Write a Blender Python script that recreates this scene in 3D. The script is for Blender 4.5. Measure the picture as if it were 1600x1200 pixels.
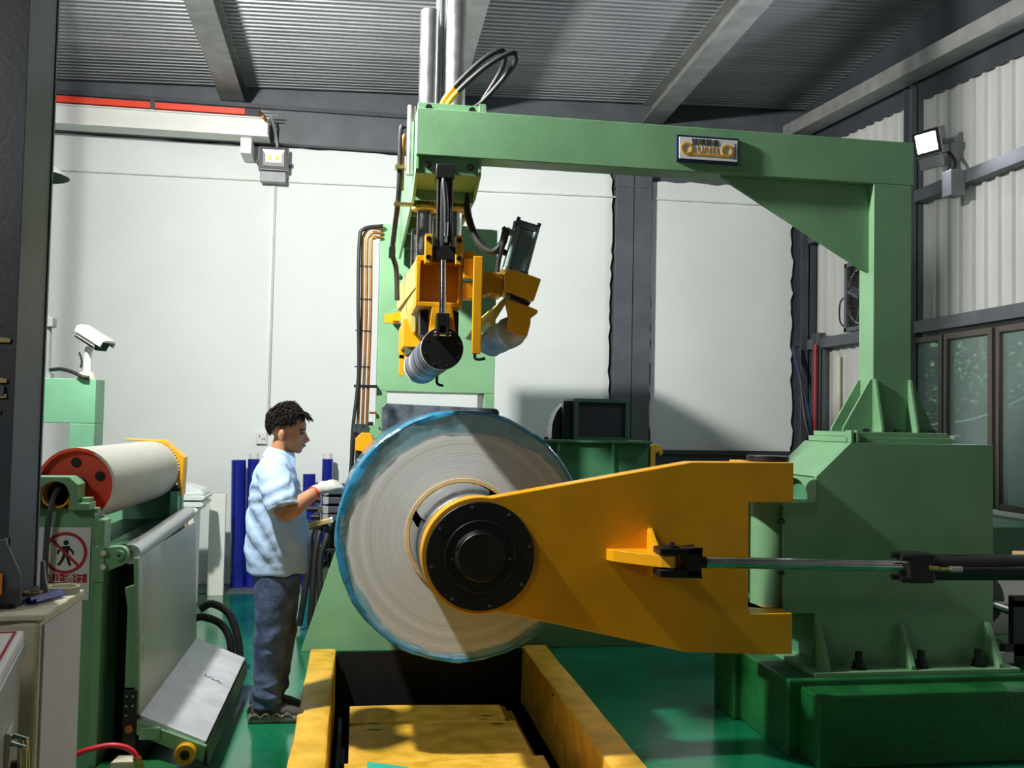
import bpy, bmesh, math, random
from mathutils import Vector, Matrix, Quaternion
random.seed(7)
PI = math.pi
for o in list(bpy.data.objects):
    bpy.data.objects.remove(o, do_unlink=True)
SC = bpy.context.scene
COL = SC.collection
# ---------------------------------------------------------------- camera
yaw, pitch, roll = math.radians(9.1), math.radians(2.3), 0.02
fw = Vector((math.sin(yaw)*math.cos(pitch), math.cos(yaw)*math.cos(pitch), math.sin(pitch)))
r0 = Vector((math.cos(yaw), -math.sin(yaw), 0)); u0 = r0.cross(fw)
rt = r0*math.cos(roll)+u0*math.sin(roll); up = rt.cross(fw)
cd = bpy.data.cameras.new('camera'); cam = bpy.data.objects.new('camera', cd); COL.objects.link(cam)
cd.sensor_fit = 'HORIZONTAL'; cd.sensor_width = 36; cd.lens = 1500/1600*36
cd.clip_start = 0.05; cd.clip_end = 200
mw = Matrix((rt, up, -fw)).transposed().to_4x4(); mw.translation = Vector((0, 0, 1.59))
cam.matrix_world = mw
SC.camera = cam
# ---------------------------------------------------------------- world, lights, exposure
w = bpy.data.worlds.new('hall_air'); SC.world = w; w.use_nodes = True
w.node_tree.nodes['Background'].inputs[0].default_value = (0.90, 1.0, 0.99, 1)
w.node_tree.nodes['Background'].inputs[1].default_value = 0.045
SC.view_settings.view_transform = 'Standard'; SC.view_settings.look = 'None'
SC.view_settings.gamma = 1; SC.view_settings.use_curve_mapping = False
SC.view_settings.exposure = 0.0
def light(name, kind, loc, power, col, size=.1, aim=None, spot=None):
    l = bpy.data.lights.new(name, kind); o = bpy.data.objects.new(name, l); COL.objects.link(o)
    l.energy = power; l.color = col; o.location = loc
    if kind == 'AREA': l.shape = 'DISK'; l.size = size
    else: l.shadow_soft_size = size
    if aim: o.rotation_euler = (Vector(aim)-Vector(loc)).to_track_quat('-Z', 'Y').to_euler()
    if spot: l.spot_size = spot; l.spot_blend = .3
    return o
# the hall's own floodlights give the main light: their LED panels are emitters (see flood())
MAIN_POS, MAIN_AIM, MAIN_RAD = Vector((-1.62, 4.26, 4.12)), Vector((4.1, 3.0, -1.6)), 3500
SIDE_POS, SIDE_AIM, SIDE_RAD = Vector((4.42, 6.89, 3.78)), Vector((-.90, -.34, -.26)), 700
light('hall_lamp', 'POINT', (-2.35, 1.5, 3.0), 75, (1.0, .98, .95), .25)
light('leaf_fill', 'POINT', (5.7, 9.5, 3.3), 110, (.95, 1, 1), .1)  # added fill outside the windows to brighten the leaves, no fixture there
# ---------------------------------------------------------------- materials
def c(r, g, b):
    f = lambda v: ((v/255+.055)/1.055)**2.4 if v > 10 else v/255/12.92
    return (f(r), f(g), f(b))
def pm(name, col, rough=.5, metal=0., var=.12, scale=6., bump=0., bscale=60., col2=None, coat=0., spec=.5, stretch=None, trans=0., alpha=1., rvar=.0):
    m = bpy.data.materials.new(name); m.use_nodes = True
    nt = m.node_tree; N = nt.nodes; L = nt.links; b = N['Principled BSDF']
    b.inputs['Roughness'].default_value = rough; b.inputs['Metallic'].default_value = metal
    b.inputs['Specular IOR Level'].default_value = spec; b.inputs['Coat Weight'].default_value = coat
    b.inputs['Coat Roughness'].default_value = .15
    b.inputs['Transmission Weight'].default_value = trans; b.inputs['Alpha'].default_value = alpha
    tc = N.new('ShaderNodeTexCoord'); mp = N.new('ShaderNodeMapping')
    L.new(tc.outputs['Object'], mp.inputs[0])
    if stretch: mp.inputs['Scale'].default_value = stretch
    nz = N.new('ShaderNodeTexNoise'); nz.inputs['Scale'].default_value = scale; nz.inputs['Detail'].default_value = 5
    L.new(mp.outputs[0], nz.inputs['Vector'])
    mx = N.new('ShaderNodeMix'); mx.data_type = 'RGBA'
    rp = N.new('ShaderNodeMapRange'); rp.inputs[1].default_value = .33; rp.inputs[2].default_value = .67
    L.new(nz.outputs[0], rp.inputs[0]); L.new(rp.outputs[0], mx.inputs[0])
    a = [max(0, v*(1-var)) for v in col]; d = [min(1, v*(1+var)) for v in (col2 or col)]
    mx.inputs[6].default_value = (*a, 1); mx.inputs[7].default_value = (*d, 1)
    L.new(mx.outputs[2], b.inputs['Base Color'])
    if rvar:
        r2 = N.new('ShaderNodeMapRange'); r2.inputs[1].default_value = .3; r2.inputs[2].default_value = .7
        r2.inputs[3].default_value = max(.02, rough-rvar); r2.inputs[4].default_value = rough+rvar
        L.new(nz.outputs[0], r2.inputs[0]); L.new(r2.outputs[0], b.inputs['Roughness'])
    if bump:
        n2 = N.new('ShaderNodeTexNoise'); n2.inputs['Scale'].default_value = bscale; n2.inputs['Detail'].default_value = 4
        L.new(mp.outputs[0], n2.inputs['Vector'])
        bp = N.new('ShaderNodeBump'); bp.inputs['Strength'].default_value = bump; bp.inputs['Distance'].default_value = .01
        L.new(n2.outputs[0], bp.inputs['Height']); L.new(bp.outputs[0], b.inputs['Normal'])
    return m
def emit(name, col, s):
    m = bpy.data.materials.new(name); m.use_nodes = True; b = m.node_tree.nodes['Principled BSDF']
    b.inputs['Emission Color'].default_value = (*col, 1); b.inputs['Emission Strength'].default_value = s
    return m
M = {}
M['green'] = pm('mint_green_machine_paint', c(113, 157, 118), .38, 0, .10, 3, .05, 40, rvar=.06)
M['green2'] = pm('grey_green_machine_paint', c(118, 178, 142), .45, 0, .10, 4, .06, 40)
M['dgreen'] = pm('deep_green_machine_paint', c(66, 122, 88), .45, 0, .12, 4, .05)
M['plinthgreen'] = pm('green_painted_concrete', c(16, 92, 42), .5, 0, .25, 5, .4, 22, rvar=.12)
M['floor'] = pm('green_epoxy_floor', c(8, 98, 60), .16, 0, .22, 1.3, .06, 9, col2=c(20, 116, 82), rvar=.09, coat=.3)
M['yellow'] = pm('yellow_machine_paint', c(218, 154, 13), .36, 0, .08, 4, .04, 40)
M['yolk'] = pm('worn_yellow_floor_paint', c(226, 178, 40), .5, 0, .16, 7, .35, 30, col2=c(236, 184, 70), rvar=.1)
M['paleyellow'] = pm('dusty_yellow_paint', c(206, 186, 98), .5, 0, .15, 9, .1)
M['white'] = pm('white_wall_plaster', c(226, 232, 231), .72, 0, .03, 1.4, .12, 30)
M['whitebox'] = pm('white_panel', c(228, 229, 226), .5, 0, .04, 5, .03)
M['offwhite'] = pm('cream_render', c(210, 203, 178), .75, 0, .10, 8, .35, 18)
M['plast'] = pm('grey_white_plaster', c(196, 198, 210), .7, 0, .05, 3, .15, 25)
M['steelgrey'] = pm('dark_grey_steel_paint', c(84, 90, 96), .5, 0, .14, 5, .08, 30)
M['beamgrey'] = pm('galvanised_grey_beam', c(146, 148, 146), .5, .2, .16, 6, .08, 30)
M['darksteel'] = pm('charcoal_steel_paint', c(62, 66, 74), .5, 0, .14, 4, .1)
M['roof'] = pm('grey_roof_liner', c(150, 153, 157), .38, .35, .10, 2.2, .05, 20, stretch=(.4, 3, 1), rvar=.06)
M['clad'] = pm('pale_grey_cladding', c(196, 198, 196), .42, .15, .06, 2, .06, 20, stretch=(1, 1, .3))
M['chrome'] = pm('chromed_steel', c(205, 205, 202), .16, 1, .12, 12, .03, 30, rvar=.05)
M['alu'] = pm('brushed_steel', c(180, 182, 184), .34, .9, .08, 14, .05, 80, rvar=.06)
M['black'] = pm('black_oxide_steel', c(26, 26, 27), .42, .2, .2, 10, .06)
M['blackgloss'] = pm('glossy_black_plate', c(34, 40, 46), .25, .1, .3, 5, .1, 9, rvar=.12)
M['rubber'] = pm('black_rubber_hose', c(30, 30, 32), .5, 0, .2, 12, .1)
M['copper'] = pm('copper_pipe', c(172, 118, 66), .35, .8, .14, 10, .03)
M['red'] = pm('red_oxide_paint', c(222, 72, 44), .45, 0, .08, 6, .04)
M['busred'] = pm('orange_red_busbar', c(240, 70, 42), .4, 0, .05, 6)
M['rollgrey'] = pm('grey_rubber_roll_cover', c(168, 167, 160), .5, 0, .08, 4, .05, 50, stretch=(1, .4, 1))
M['sheet'] = pm('galvanised_sheet', c(178, 186, 192), .33, .35, .10, 3, .05, 24, stretch=(2, 2, .5), rvar=.08)
M['tray'] = pm('scuffed_steel_tray', c(200, 203, 210), .45, .25, .14, 7, .1, 40, rvar=.08)
M['bluefilm'] = pm('deep_blue_film', c(22, 34, 140), .22, 0, .16, 7, .25, 24, coat=.5)
M['card'] = pm('tan_cardboard', c(196, 166, 112), .7, 0, .08, 20, .05)
M['greyplastic'] = pm('grey_plastic', c(150, 152, 154), .45, 0, .06, 8)
M['lampgrey'] = pm('grey_lamp_housing', c(122, 124, 128), .45, .2, .06, 8)
M['socket'] = pm('white_socket_plastic', c(224, 224, 220), .4, 0, .03, 8)
M['winframe'] = pm('brown_grey_window_frame', c(92, 84, 78), .4, .3, .06, 8)
M['signwhite'] = pm('sign_white', c(214, 214, 214), .5, 0, .03, 8)
M['signred'] = pm('sign_red', c(176, 30, 48), .5, 0, .04, 8)
M['signblack'] = pm('sign_black', c(24, 24, 26), .5, 0, .05, 8)
M['navy'] = pm('navy_frame', c(22, 36, 70), .4, 0, .05, 8)
M['gold'] = pm('gold_emblem', c(212, 160, 46), .35, .2, .06, 8)
M['wood'] = pm('pale_timber', c(178, 150, 104), .6, 0, .16, 14, .1, 30, stretch=(.3, 3, 3))
M['turq'] = pm('turquoise_paint', c(58, 190, 168), .45, 0, .06, 8)
M['brass'] = pm('brass_fitting', c(196, 176, 110), .3, .9, .1, 10)
M['redhose'] = pm('red_air_hose', c(214, 34, 50), .4, 0, .08, 10)
M['bluecable'] = pm('blue_cable', c(34, 48, 92), .5, 0, .1, 10)
M['leaf'] = pm('tree_leaf', c(120, 150, 110), .5, 0, .25, 3)
M['bark'] = pm('tree_bark', c(90, 78, 66), .8, 0, .2, 9)
M['blowergreen'] = pm('teal_grey_housing', c(60, 92, 84), .5, 0, .1, 6)
M['smear'] = pm('smeared_dark_plate', c(32, 38, 46), .35, .1, .1, 7, .1, 9, col2=c(104, 114, 124), rvar=.1)
M['mesh'] = pm('dark_filter_mesh', c(40, 44, 52), .6, .2, .3, 60, .4, 120)
M['cloth'] = pm('blue_white_cloth', c(150, 180, 206), .8, 0, .14, 5, .5, 14, col2=c(214, 218, 216), stretch=(1, .35, 3))
M['motor'] = pm('dark_teal_motor', c(104, 124, 122), .35, .2, .14, 6)
M['tape'] = pm('translucent_packing_tape', c(206, 204, 180), .25, 0, .05, 8, trans=.2)
M['bluepen'] = pm('blue_plastic', c(30, 44, 140), .35, 0, .1, 8)
M['lens'] = pm('dark_lens', c(16, 22, 22), .1, 0, .1, 8, coat=.5)
M['orange'] = pm('orange_plastic', c(224, 130, 40), .5, 0, .06, 8)
M['plate'] = pm('aluminium_case', c(170, 172, 178), .4, .5, .06, 6, .04)
M['sole'] = pm('grey_shoe_sole', c(112, 108, 100), .6, 0, .1, 14, .1)
M['shoe'] = pm('dark_grey_suede', c(74, 72, 68), .8, 0, .2, 16, .3)
M['skin'] = pm('skin', c(180, 126, 92), .5, 0, .07, 12, .05, 60)
M['hair'] = pm('black_hair', c(26, 23, 22), .75, 0, .25, 30, spec=.15)
M['shirt'] = pm('light_blue_shirt_cloth', c(166, 194, 226), .8, 0, .05, 6, .35, 16)
M['jean'] = pm('washed_blue_denim', c(44, 58, 84), .85, 0, .3, 9, .4, 22, col2=c(70, 88, 118))
M['glove'] = pm('white_knit_glove', c(178, 177, 170), .85, 0, .08, 30, .4, 90)
M['lip'] = pm('lip', c(150, 92, 82), .5, 0, .05, 8)
M['eye'] = pm('eye_dark', c(22, 18, 18), .2, 0, .05, 8)
M['led_main'] = emit('lit_warm_led_panel', (1.0, .985, .93), MAIN_RAD)
M['led_side'] = emit('lit_cool_led_panel', (.86, .88, 1.0), SIDE_RAD)
M['led_off'] = pm('led_reflector', c(190, 195, 196), .25, .6, .08, 8)
M['chip'] = pm('yellow_led_chip', c(220, 210, 110), .4, 0, .05, 8)
def glassmat():
    m = bpy.data.materials.new('dusty_window_glass'); m.use_nodes = True; nt = m.node_tree; N = nt.nodes; L = nt.links
    b = N['Principled BSDF']; b.inputs['Base Color'].default_value = (*c(150, 170, 166), 1); b.inputs['Roughness'].default_value = .22
    t = N.new('ShaderNodeBsdfTransparent'); t.inputs[0].default_value = (.78, .88, .86, 1)
    mx = N.new('ShaderNodeMixShader'); nz = N.new('ShaderNodeTexNoise'); nz.inputs['Scale'].default_value = 3
    rp = N.new('ShaderNodeMapRange'); rp.inputs[3].default_value = .25; rp.inputs[4].default_value = .5
    L.new(nz.outputs[0], rp.inputs[0]); L.new(rp.outputs[0], mx.inputs[0])
    L.new(t.outputs[0], mx.inputs[1]); L.new(b.outputs[0], mx.inputs[2]); L.new(mx.outputs[0], N['Material Output'].inputs[0])
    return m
M['glass'] = glassmat()
def filmmat(name, col, a0, a1, rough):
    m = bpy.data.materials.new(name); m.use_nodes = True; nt = m.node_tree; N = nt.nodes; L = nt.links
    b = N['Principled BSDF']; b.inputs['Base Color'].default_value = (*col, 1); b.inputs['Roughness'].default_value = rough
    b.inputs['Coat Weight'].default_value = .6
    t = N.new('ShaderNodeBsdfTransparent'); t.inputs[0].default_value = (.72, .9, .97, 1)
    tc = N.new('ShaderNodeTexCoord'); nz = N.new('ShaderNodeTexNoise'); nz.inputs['Scale'].default_value = 9; nz.inputs['Detail'].default_value = 5
    L.new(tc.outputs['Object'], nz.inputs['Vector'])
    rp = N.new('ShaderNodeMapRange'); rp.inputs[1].default_value = .3; rp.inputs[2].default_value = .7
    rp.inputs[3].default_value = a0; rp.inputs[4].default_value = a1
    bp = N.new('ShaderNodeBump'); bp.inputs['Strength'].default_value = .5; bp.inputs['Distance'].default_value = .02
    L.new(nz.outputs[0], bp.inputs['Height']); L.new(bp.outputs[0], b.inputs['Normal'])
    mx = N.new('ShaderNodeMixShader'); L.new(nz.outputs[0], rp.inputs[0]); L.new(rp.outputs[0], mx.inputs[0])
    L.new(t.outputs[0], mx.inputs[1]); L.new(b.outputs[0], mx.inputs[2]); L.new(mx.outputs[0], N['Material Output'].inputs[0])
    return m
M['wrap'] = filmmat('blue_stretch_film', c(46, 128, 168), .75, .95, .25)
M['fold'] = filmmat('thin_blue_film_fold', c(140, 186, 200), .25, .55, .3)
def coilface():
    m = bpy.data.materials.new('wound_strip_edges'); m.use_nodes = True; nt = m.node_tree; N = nt.nodes; L = nt.links
    b = N['Principled BSDF']; b.inputs['Metallic'].default_value = .1; b.inputs['Roughness'].default_value = .45
    tc = N.new('ShaderNodeTexCoord'); sp = N.new('ShaderNodeSeparateXYZ'); L.new(tc.outputs['Object'], sp.inputs[0])
    def mth(op, a, bb=None):
        n = N.new('ShaderNodeMath'); n.operation = op
        for i, v in enumerate((a, bb)):
            if v is None: continue
            if isinstance(v, (int, float)): n.inputs[i].default_value = v
            else: L.new(v, n.inputs[i])
        return n.outputs[0]
    z = mth('SUBTRACT', sp.outputs[2], .665)
    rr = mth('SQRT', mth('ADD', mth('MULTIPLY', sp.outputs[0], sp.outputs[0]), mth('MULTIPLY', z, z)))
    n1 = N.new('ShaderNodeTexNoise'); n1.noise_dimensions = '1D'; n1.inputs['Scale'].default_value = 230; n1.inputs['Detail'].default_value = 4
    L.new(rr, n1.inputs['W'])
    n2 = N.new('ShaderNodeTexNoise'); n2.noise_dimensions = '1D'; n2.inputs['Scale'].default_value = 26; n2.inputs['Detail'].default_value = 3
    L.new(rr, n2.inputs['W'])
    s = mth('ADD', mth('MULTIPLY', n1.outputs[0], .6), mth('MULTIPLY', n2.outputs[0], .4))
    rp = N.new('ShaderNodeValToRGB'); rp.color_ramp.elements[0].position = .35; rp.color_ramp.elements[1].position = .65
    rp.color_ramp.elements[0].color = (*c(176, 178, 178), 1); rp.color_ramp.elements[1].color = (*c(204, 206, 206), 1)
    L.new(s, rp.inputs[0]); L.new(rp.outputs[0], b.inputs['Base Color'])
    bp = N.new('ShaderNodeBump'); bp.inputs['Strength'].default_value = .45; bp.inputs['Distance'].default_value = .003
    L.new(s, bp.inputs['Height']); L.new(bp.outputs[0], b.inputs['Normal'])
    return m
M['coilface'] = coilface()
# ---------------------------------------------------------------- mesh helpers
def V(*a): return Vector(a)
def basis(d):
    d = Vector(d).normalized(); a = V(0, 0, 1) if abs(d.z) < .9 else V(1, 0, 0)
    x = a.cross(d).normalized(); return x, d.cross(x), d
def catmull(P, k=6):
    P = [Vector(p) for p in P]
    if len(P) < 3: return P
    Q = [P[0]*2-P[1]] + P + [P[-1]*2-P[-2]]; out = []
    for i in range(1, len(Q)-2):
        a, b, cc, d = Q[i-1:i+3]
        for j in range(k):
            t = j/k
            out.append(.5*((2*b)+(cc-a)*t+(2*a-5*b+4*cc-d)*t*t+(3*b-a-3*cc+d)*t**3))
    return out+[P[-1]]
class B:
    def __init__(s): s.v = []; s.f = []
    def add(s, vs, fs):
        n = len(s.v); s.v += [Vector(p) for p in vs]; s.f += [tuple(i+n for i in f) for f in fs]; return s
    def box(s, x0, x1, y0, y1, z0, z1, m=None):
        p = [V(x, y, z) for z in (z0, z1) for y in (y0, y1) for x in (x0, x1)]
        if m: p = [m @ q for q in p]
        return s.add(p, [(0, 2, 3, 1), (4, 5, 7, 6), (0, 1, 5, 4), (2, 6, 7, 3), (0, 4, 6, 2), (1, 3, 7, 5)])
    def prism(s, pts, ax, a, b, m=None):
        mk = {'y': lambda p, t: V(p[0], t, p[1]), 'x': lambda p, t: V(t, p[0], p[1]), 'z': lambda p, t: V(p[0], p[1], t)}[ax]
        n = len(pts); vs = [mk(p, a) for p in pts]+[mk(p, b) for p in pts]
        if m: vs = [m @ q for q in vs]
        return s.add(vs, [tuple(range(n)), tuple(range(2*n-1, n-1, -1))]+[(i, (i+1) % n, n+(i+1) % n, n+i) for i in range(n)])
    def cyl(s, p0, p1, r, r1=None, n=20, caps=True):
        p0, p1 = Vector(p0), Vector(p1); r1 = r if r1 is None else r1; x, y, d = basis(p1-p0)
        a = [2*PI*i/n for i in range(n)]
        vs = [p0+(x*math.cos(t)+y*math.sin(t))*r for t in a]+[p1+(x*math.cos(t)+y*math.sin(t))*r1 for t in a]
        fs = [(i, (i+1) % n, n+(i+1) % n, n+i) for i in range(n)]
        if caps: fs += [tuple(range(n)), tuple(range(2*n-1, n-1, -1))]
        return s.add(vs, fs)
    def lathe(s, p0, d, prof, n=32, closed=False, a0=0., a1=2*PI):
        p0 = Vector(p0); x, y, d = basis(d); k = len(prof); full = abs(a1-a0-2*PI) < 1e-6
        na = n if full else n+1
        vs = [p0+d*t+(x*math.cos(a0+(a1-a0)*i/n)+y*math.sin(a0+(a1-a0)*i/n))*r for i in range(na) for r, t in prof]
        fs = []
        for i in range(n):
            i2 = (i+1) % na
            for j in range(k if closed else k-1):
                j2 = (j+1) % k; fs.append((i*k+j, i2*k+j, i2*k+j2, i*k+j2))
        return s.add(vs, fs)
    def ring(s, p0, p1, ro, ri, n=32):
        h = (Vector(p1)-Vector(p0)).length
        return s.lathe(p0, Vector(p1)-Vector(p0), [(ri, 0), (ro, 0), (ro, h), (ri, h)], n, True)
    def tube(s, P, r, n=8, k=6, smooth=True):
        P = catmull(P, k) if smooth else [Vector(p) for p in P]
        vs = []; x = None
        for i, p in enumerate(P):
            d = (P[min(i+1, len(P)-1)]-P[max(i-1, 0)]).normalized()
            if x is None: x, y, _ = basis(d)
            else: x = (x-d*x.dot(d)).normalized(); y = d.cross(x)
            rr = r(i/(len(P)-1)) if callable(r) else r
            vs += [p+(x*math.cos(2*PI*j/n)+y*math.sin(2*PI*j/n))*rr for j in range(n)]
        m = len(P)
        fs = [(i*n+j, i*n+(j+1) % n, (i+1)*n+(j+1) % n, (i+1)*n+j) for i in range(m-1) for j in range(n)]
        fs += [tuple(range(n)), tuple(range(m*n-1, (m-1)*n-1, -1))]
        return s.add(vs, fs)
    def ell(s, cen, rad, n=16, k=10, m=None):
        cen = Vector(cen); vs = []; fs = []
        for i in range(k+1):
            t = PI*i/k
            for j in range(n):
                q = V(rad[0]*math.sin(t)*math.cos(2*PI*j/n), rad[1]*math.sin(t)*math.sin(2*PI*j/n), rad[2]*math.cos(t))
                vs.append(cen+((m @ q) if m else q))
        fs = [(i*n+j, (i+1)*n+j, (i+1)*n+(j+1) % n, i*n+(j+1) % n) for i in range(k) for j in range(n)]
        return s.add(vs, fs)
    def loft(s, rings, n=20, ex=V(1, 0, 0), ey=V(0, 1, 0)):
        vs = []
        for q in rings:
            cen, a, b = Vector(q[0]), q[1], q[2]
            vs += [cen+ex*math.cos(2*PI*j/n)*a+ey*math.sin(2*PI*j/n)*b for j in range(n)]
        m = len(rings)
        fs = [(i*n+j, i*n+(j+1) % n, (i+1)*n+(j+1) % n, (i+1)*n+j) for i in range(m-1) for j in range(n)]
        fs += [tuple(range(n)), tuple(range(m*n-1, (m-1)*n-1, -1))]
        return s.add(vs, fs)
    def limb(s, P, R, n=14):
        """tapered limb through joints P with radii R"""
        k = len(P)-1
        def rf(t):
            u = t*k; i = min(int(u), k-1); return R[i]+(R[i+1]-R[i])*(u-i)
        s.tube(P, rf, n, 5); s.ell(P[0], (R[0],)*3); s.ell(P[-1], (R[-1],)*3); return s
    def hull(s, pts):
        bm = bmesh.new(); vs = [bm.verts.new(p) for p in pts]
        r = bmesh.ops.convex_hull(bm, input=vs); bm.verts.index_update()
        s.add([v.co.copy() for v in bm.verts], [tuple(v.index for v in f.verts) for f in bm.faces]); bm.free(); return s
    def build(s, name, mat, parent=None, bevel=0., smooth=False, label=None, kind=None, seg=2, weld=False):
        me = bpy.data.meshes.new(name); top = parent
        while top is not None and top.parent: top = top.parent
        if top is not None: off = Vector(top.location)
        else:
            xs = [p.x for p in s.v]; ys = [p.y for p in s.v]; off = V((min(xs)+max(xs))/2, (min(ys)+max(ys))/2, min(p.z for p in s.v))
        me.from_pydata([p-off for p in s.v], [], s.f)
        bm = bmesh.new(); bm.from_mesh(me)
        bmesh.ops.remove_doubles(bm, verts=bm.verts, dist=1e-6)
        bmesh.ops.recalc_face_normals(bm, faces=bm.faces); bm.to_mesh(me); bm.free()
        if smooth:
            me.polygons.foreach_set('use_smooth', [True]*len(me.polygons)); me.set_sharp_from_angle(angle=math.radians(38))
        o = bpy.data.objects.new(name, me); COL.objects.link(o); me.materials.append(mat)
        if parent is not None: o.parent = parent
        else: o.location = off
        if bevel:
            b = o.modifiers.new('bevel', 'BEVEL'); b.width = bevel; b.segments = seg; b.limit_method = 'ANGLE'
        if label: o['label'] = label
        if kind: o['kind'] = kind
        return o
def tag(o, label, cat, group=None):
    o['label'] = label; o['category'] = cat
    if group: o['group'] = group
    return o
def thing(name, loc, label, cat, group=None):
    o = bpy.data.objects.new(name, None); COL.objects.link(o); o.location = loc; o.empty_display_size = .1
    return tag(o, label, cat, group)
def struct(o): o['kind'] = 'structure'; return o
def bolt(b, p, d, r=.012, h=.01):
    p = Vector(p); d = Vector(d).normalized(); b.cyl(p, p+d*h, r, n=6); b.cyl(p+d*h, p+d*h*1.3, r*.6, n=8)
def bake(o, voxel=None, smooth=0, sub=0):
    """voxel-weld the lofts of a body or garment into one continuous surface"""
    if voxel:
        m = o.modifiers.new('remesh', 'REMESH'); m.mode = 'VOXEL'; m.voxel_size = voxel; m.use_smooth_shade = True
    if smooth:
        m = o.modifiers.new('smooth', 'SMOOTH'); m.iterations = smooth; m.factor = .5
    dg = bpy.context.evaluated_depsgraph_get(); dg.update()
    me = bpy.data.meshes.new_from_object(o.evaluated_get(dg)); mats = [x for x in o.data.materials]
    o.modifiers.clear(); o.data = me
    if not me.materials and mats: me.materials.append(mats[0])
    me.polygons.foreach_set('use_smooth', [True]*len(me.polygons)); return o
def text(name, body, size, mat, parent, mtx, depth=.001, align='CENTER'):
    cu = bpy.data.curves.new(name, 'FONT'); cu.body = body; cu.size = size; cu.align_x = align; cu.align_y = 'CENTER'; cu.extrude = depth
    t = bpy.data.objects.new(name, cu); COL.objects.link(t)
    dg = bpy.context.evaluated_depsgraph_get(); dg.update()
    me = bpy.data.meshes.new_from_object(t.evaluated_get(dg)); bpy.data.objects.remove(t, do_unlink=True)
    top = parent
    while top.parent: top = top.parent
    me.transform(Matrix.Translation(-Vector(top.location)) @ mtx)
    o = bpy.data.objects.new(name, me); COL.objects.link(o); me.materials.clear(); me.materials.append(mat); o.parent = parent
    return o
FRONT = Matrix.Rotation(PI/2, 4, 'X')    # text standing upright, facing -Y
def at(x, y, z, m=FRONT): return Matrix.Translation((x, y, z)) @ m
# ================================================================ SETTING
# floor with coil-car pit
PX0, PX1, PY0, PY1 = -.107, 1.18, 1.2, 6.745
fl = B().box(-8, PX0, -4, 9.6, -.7, 0).box(PX1, 5.2, -4, 9.6, -.7, 0).box(PX0, PX1, PY1, 9.6, -.7, 0).box(PX0, PX1, -4, PY0, -.7, 0)
floor = struct(fl.build('floor', M['floor']))
B().box(PX0-.02, PX1+.02, PY0, PY1, -.75, -.62).build('pit_floor', M['black'], floor)
B().box(PX0+.012, PX1-.012, PY1-.012, PY1-.002, -.62, -.002).build('pit_wall', M['black'], floor)
B().box(PX0-.001, PX0+.004, PY0, PY1, -.62, -.3).build('pit_wall', M['black'], floor)
B().box(PX1-.004, PX1+.001, PY0, PY1, -.62, -.3).build('pit_wall', M['black'], floor)
B().box(-6, -.2, 9.0, 9.5, .0, .006).build('floor_joint_strip', M['steelgrey'], floor)
lc = [(-.272, -.01), (-.268, .035), (-.26, .042), (-.115, .042), (-.103, .034), (-.098, -.34), (-.112, -.34), (-.112, -.01)]
rc = [(1.345, -.01), (1.341, .035), (1.333, .042), (1.19, .042), (1.178, .034), (1.173, -.34), (1.187, -.34), (1.187, -.01)]
for i, pr in enumerate((lc, rc)):
    ys = [PY0+(6.64-PY0)*k/26 for k in range(27)]
    b = B(); n = len(pr)
    for y in ys:
        j = [(random.uniform(-.0035, .0035), random.uniform(-.002, .002)) for _ in pr]
        b.v += [V(p[0]+q[0], y, p[1]+q[1]) for p, q in zip(pr, j)]
    b.f += [(k*n+a, k*n+(a+1) % n, (k+1)*n+(a+1) % n, (k+1)*n+a) for k in range(26) for a in range(n)]
    b.f += [tuple(range(n)), tuple(range(26*n, 27*n))]
    struct(b.build('trim_%d' % (i+1), M['yolk'], smooth=True))
# back wall
WY = 9.52
wb = struct(B().box(-8, 5.0, WY+.06, WY+.25, -.1, 5.5).build('wall_back', M['steelgrey']))
def jag(p, q, n, amp):
    out = []
    for i in range(n):
        t = i/n; out.append((p[0]+(q[0]-p[0])*t+random.uniform(-amp, amp), p[1]+(q[1]-p[1])*t+random.uniform(-amp, amp)))
    return out
zt = 4.2
lp = [(-8, .0), (2.5, .0)]+jag((2.52, .05), (2.53, zt), 46, .014)+jag((2.5, zt), (1.4, zt+.02), 14, .014)+jag((1.4, zt+.02), (-2.9, zt+.03), 30, .006)+[(-8, zt+.03)]
B().prism(lp, 'y', WY, WY+.055).build('white_panel', M['white'], wb)
rp_ = [(2.97, 1.34), (4.5, 1.345)]+jag((4.51, 1.36), (4.5, zt-.1), 40, .018)+jag((4.5, zt-.1), (3.0, zt-.06), 16, .02)+jag((2.955, zt-.1), (2.965, 1.36), 36, .012)
B().prism(rp_, 'y', WY, WY+.055).build('white_panel', M['white'], wb)
B().box(-8, 4.7, WY-.10, WY+.06, 4.24, 4.58).build('eaves_beam', M['steelgrey'], wb, .004)
B().box(-8, 4.7, WY-.14, WY-.10, 4.56, 4.60).build('eaves_flange', M['darksteel'], wb)
def hcol(b, x0, x1, y0, y1, z0, z1, t=.014):
    b.box(x0, x1, y0, y0+t, z0, z1).box(x0, x1, y1-t, y1, z0, z1).box((x0+x1)/2-t/2, (x0+x1)/2+t/2, y0, y1, z0, z1)
b = B(); hcol(b, 2.545, 2.925, WY-.10, WY+.06, 0, 4.58); b.box(2.55, 2.92, WY-.11, WY+.02, 4.02, 4.04)
b.build('steel_column', M['steelgrey'], wb, .003)
b = B(); hcol(b, 4.5, 4.66, WY-.24, WY+.05, 0, 4.7); b.build('corner_column', M['darksteel'], wb)
B().box(2.95, 4.5, WY-.05, WY+.06, 1.16, 1.33).box(2.95, 4.5, WY-.08, WY+.06, 1.30, 1.335).build('lower_girt', M['darksteel'], wb)
B().box(-3, -.3, WY-.02, WY, 0, .27).build('skirting_board', M['whitebox'], wb)
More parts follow.
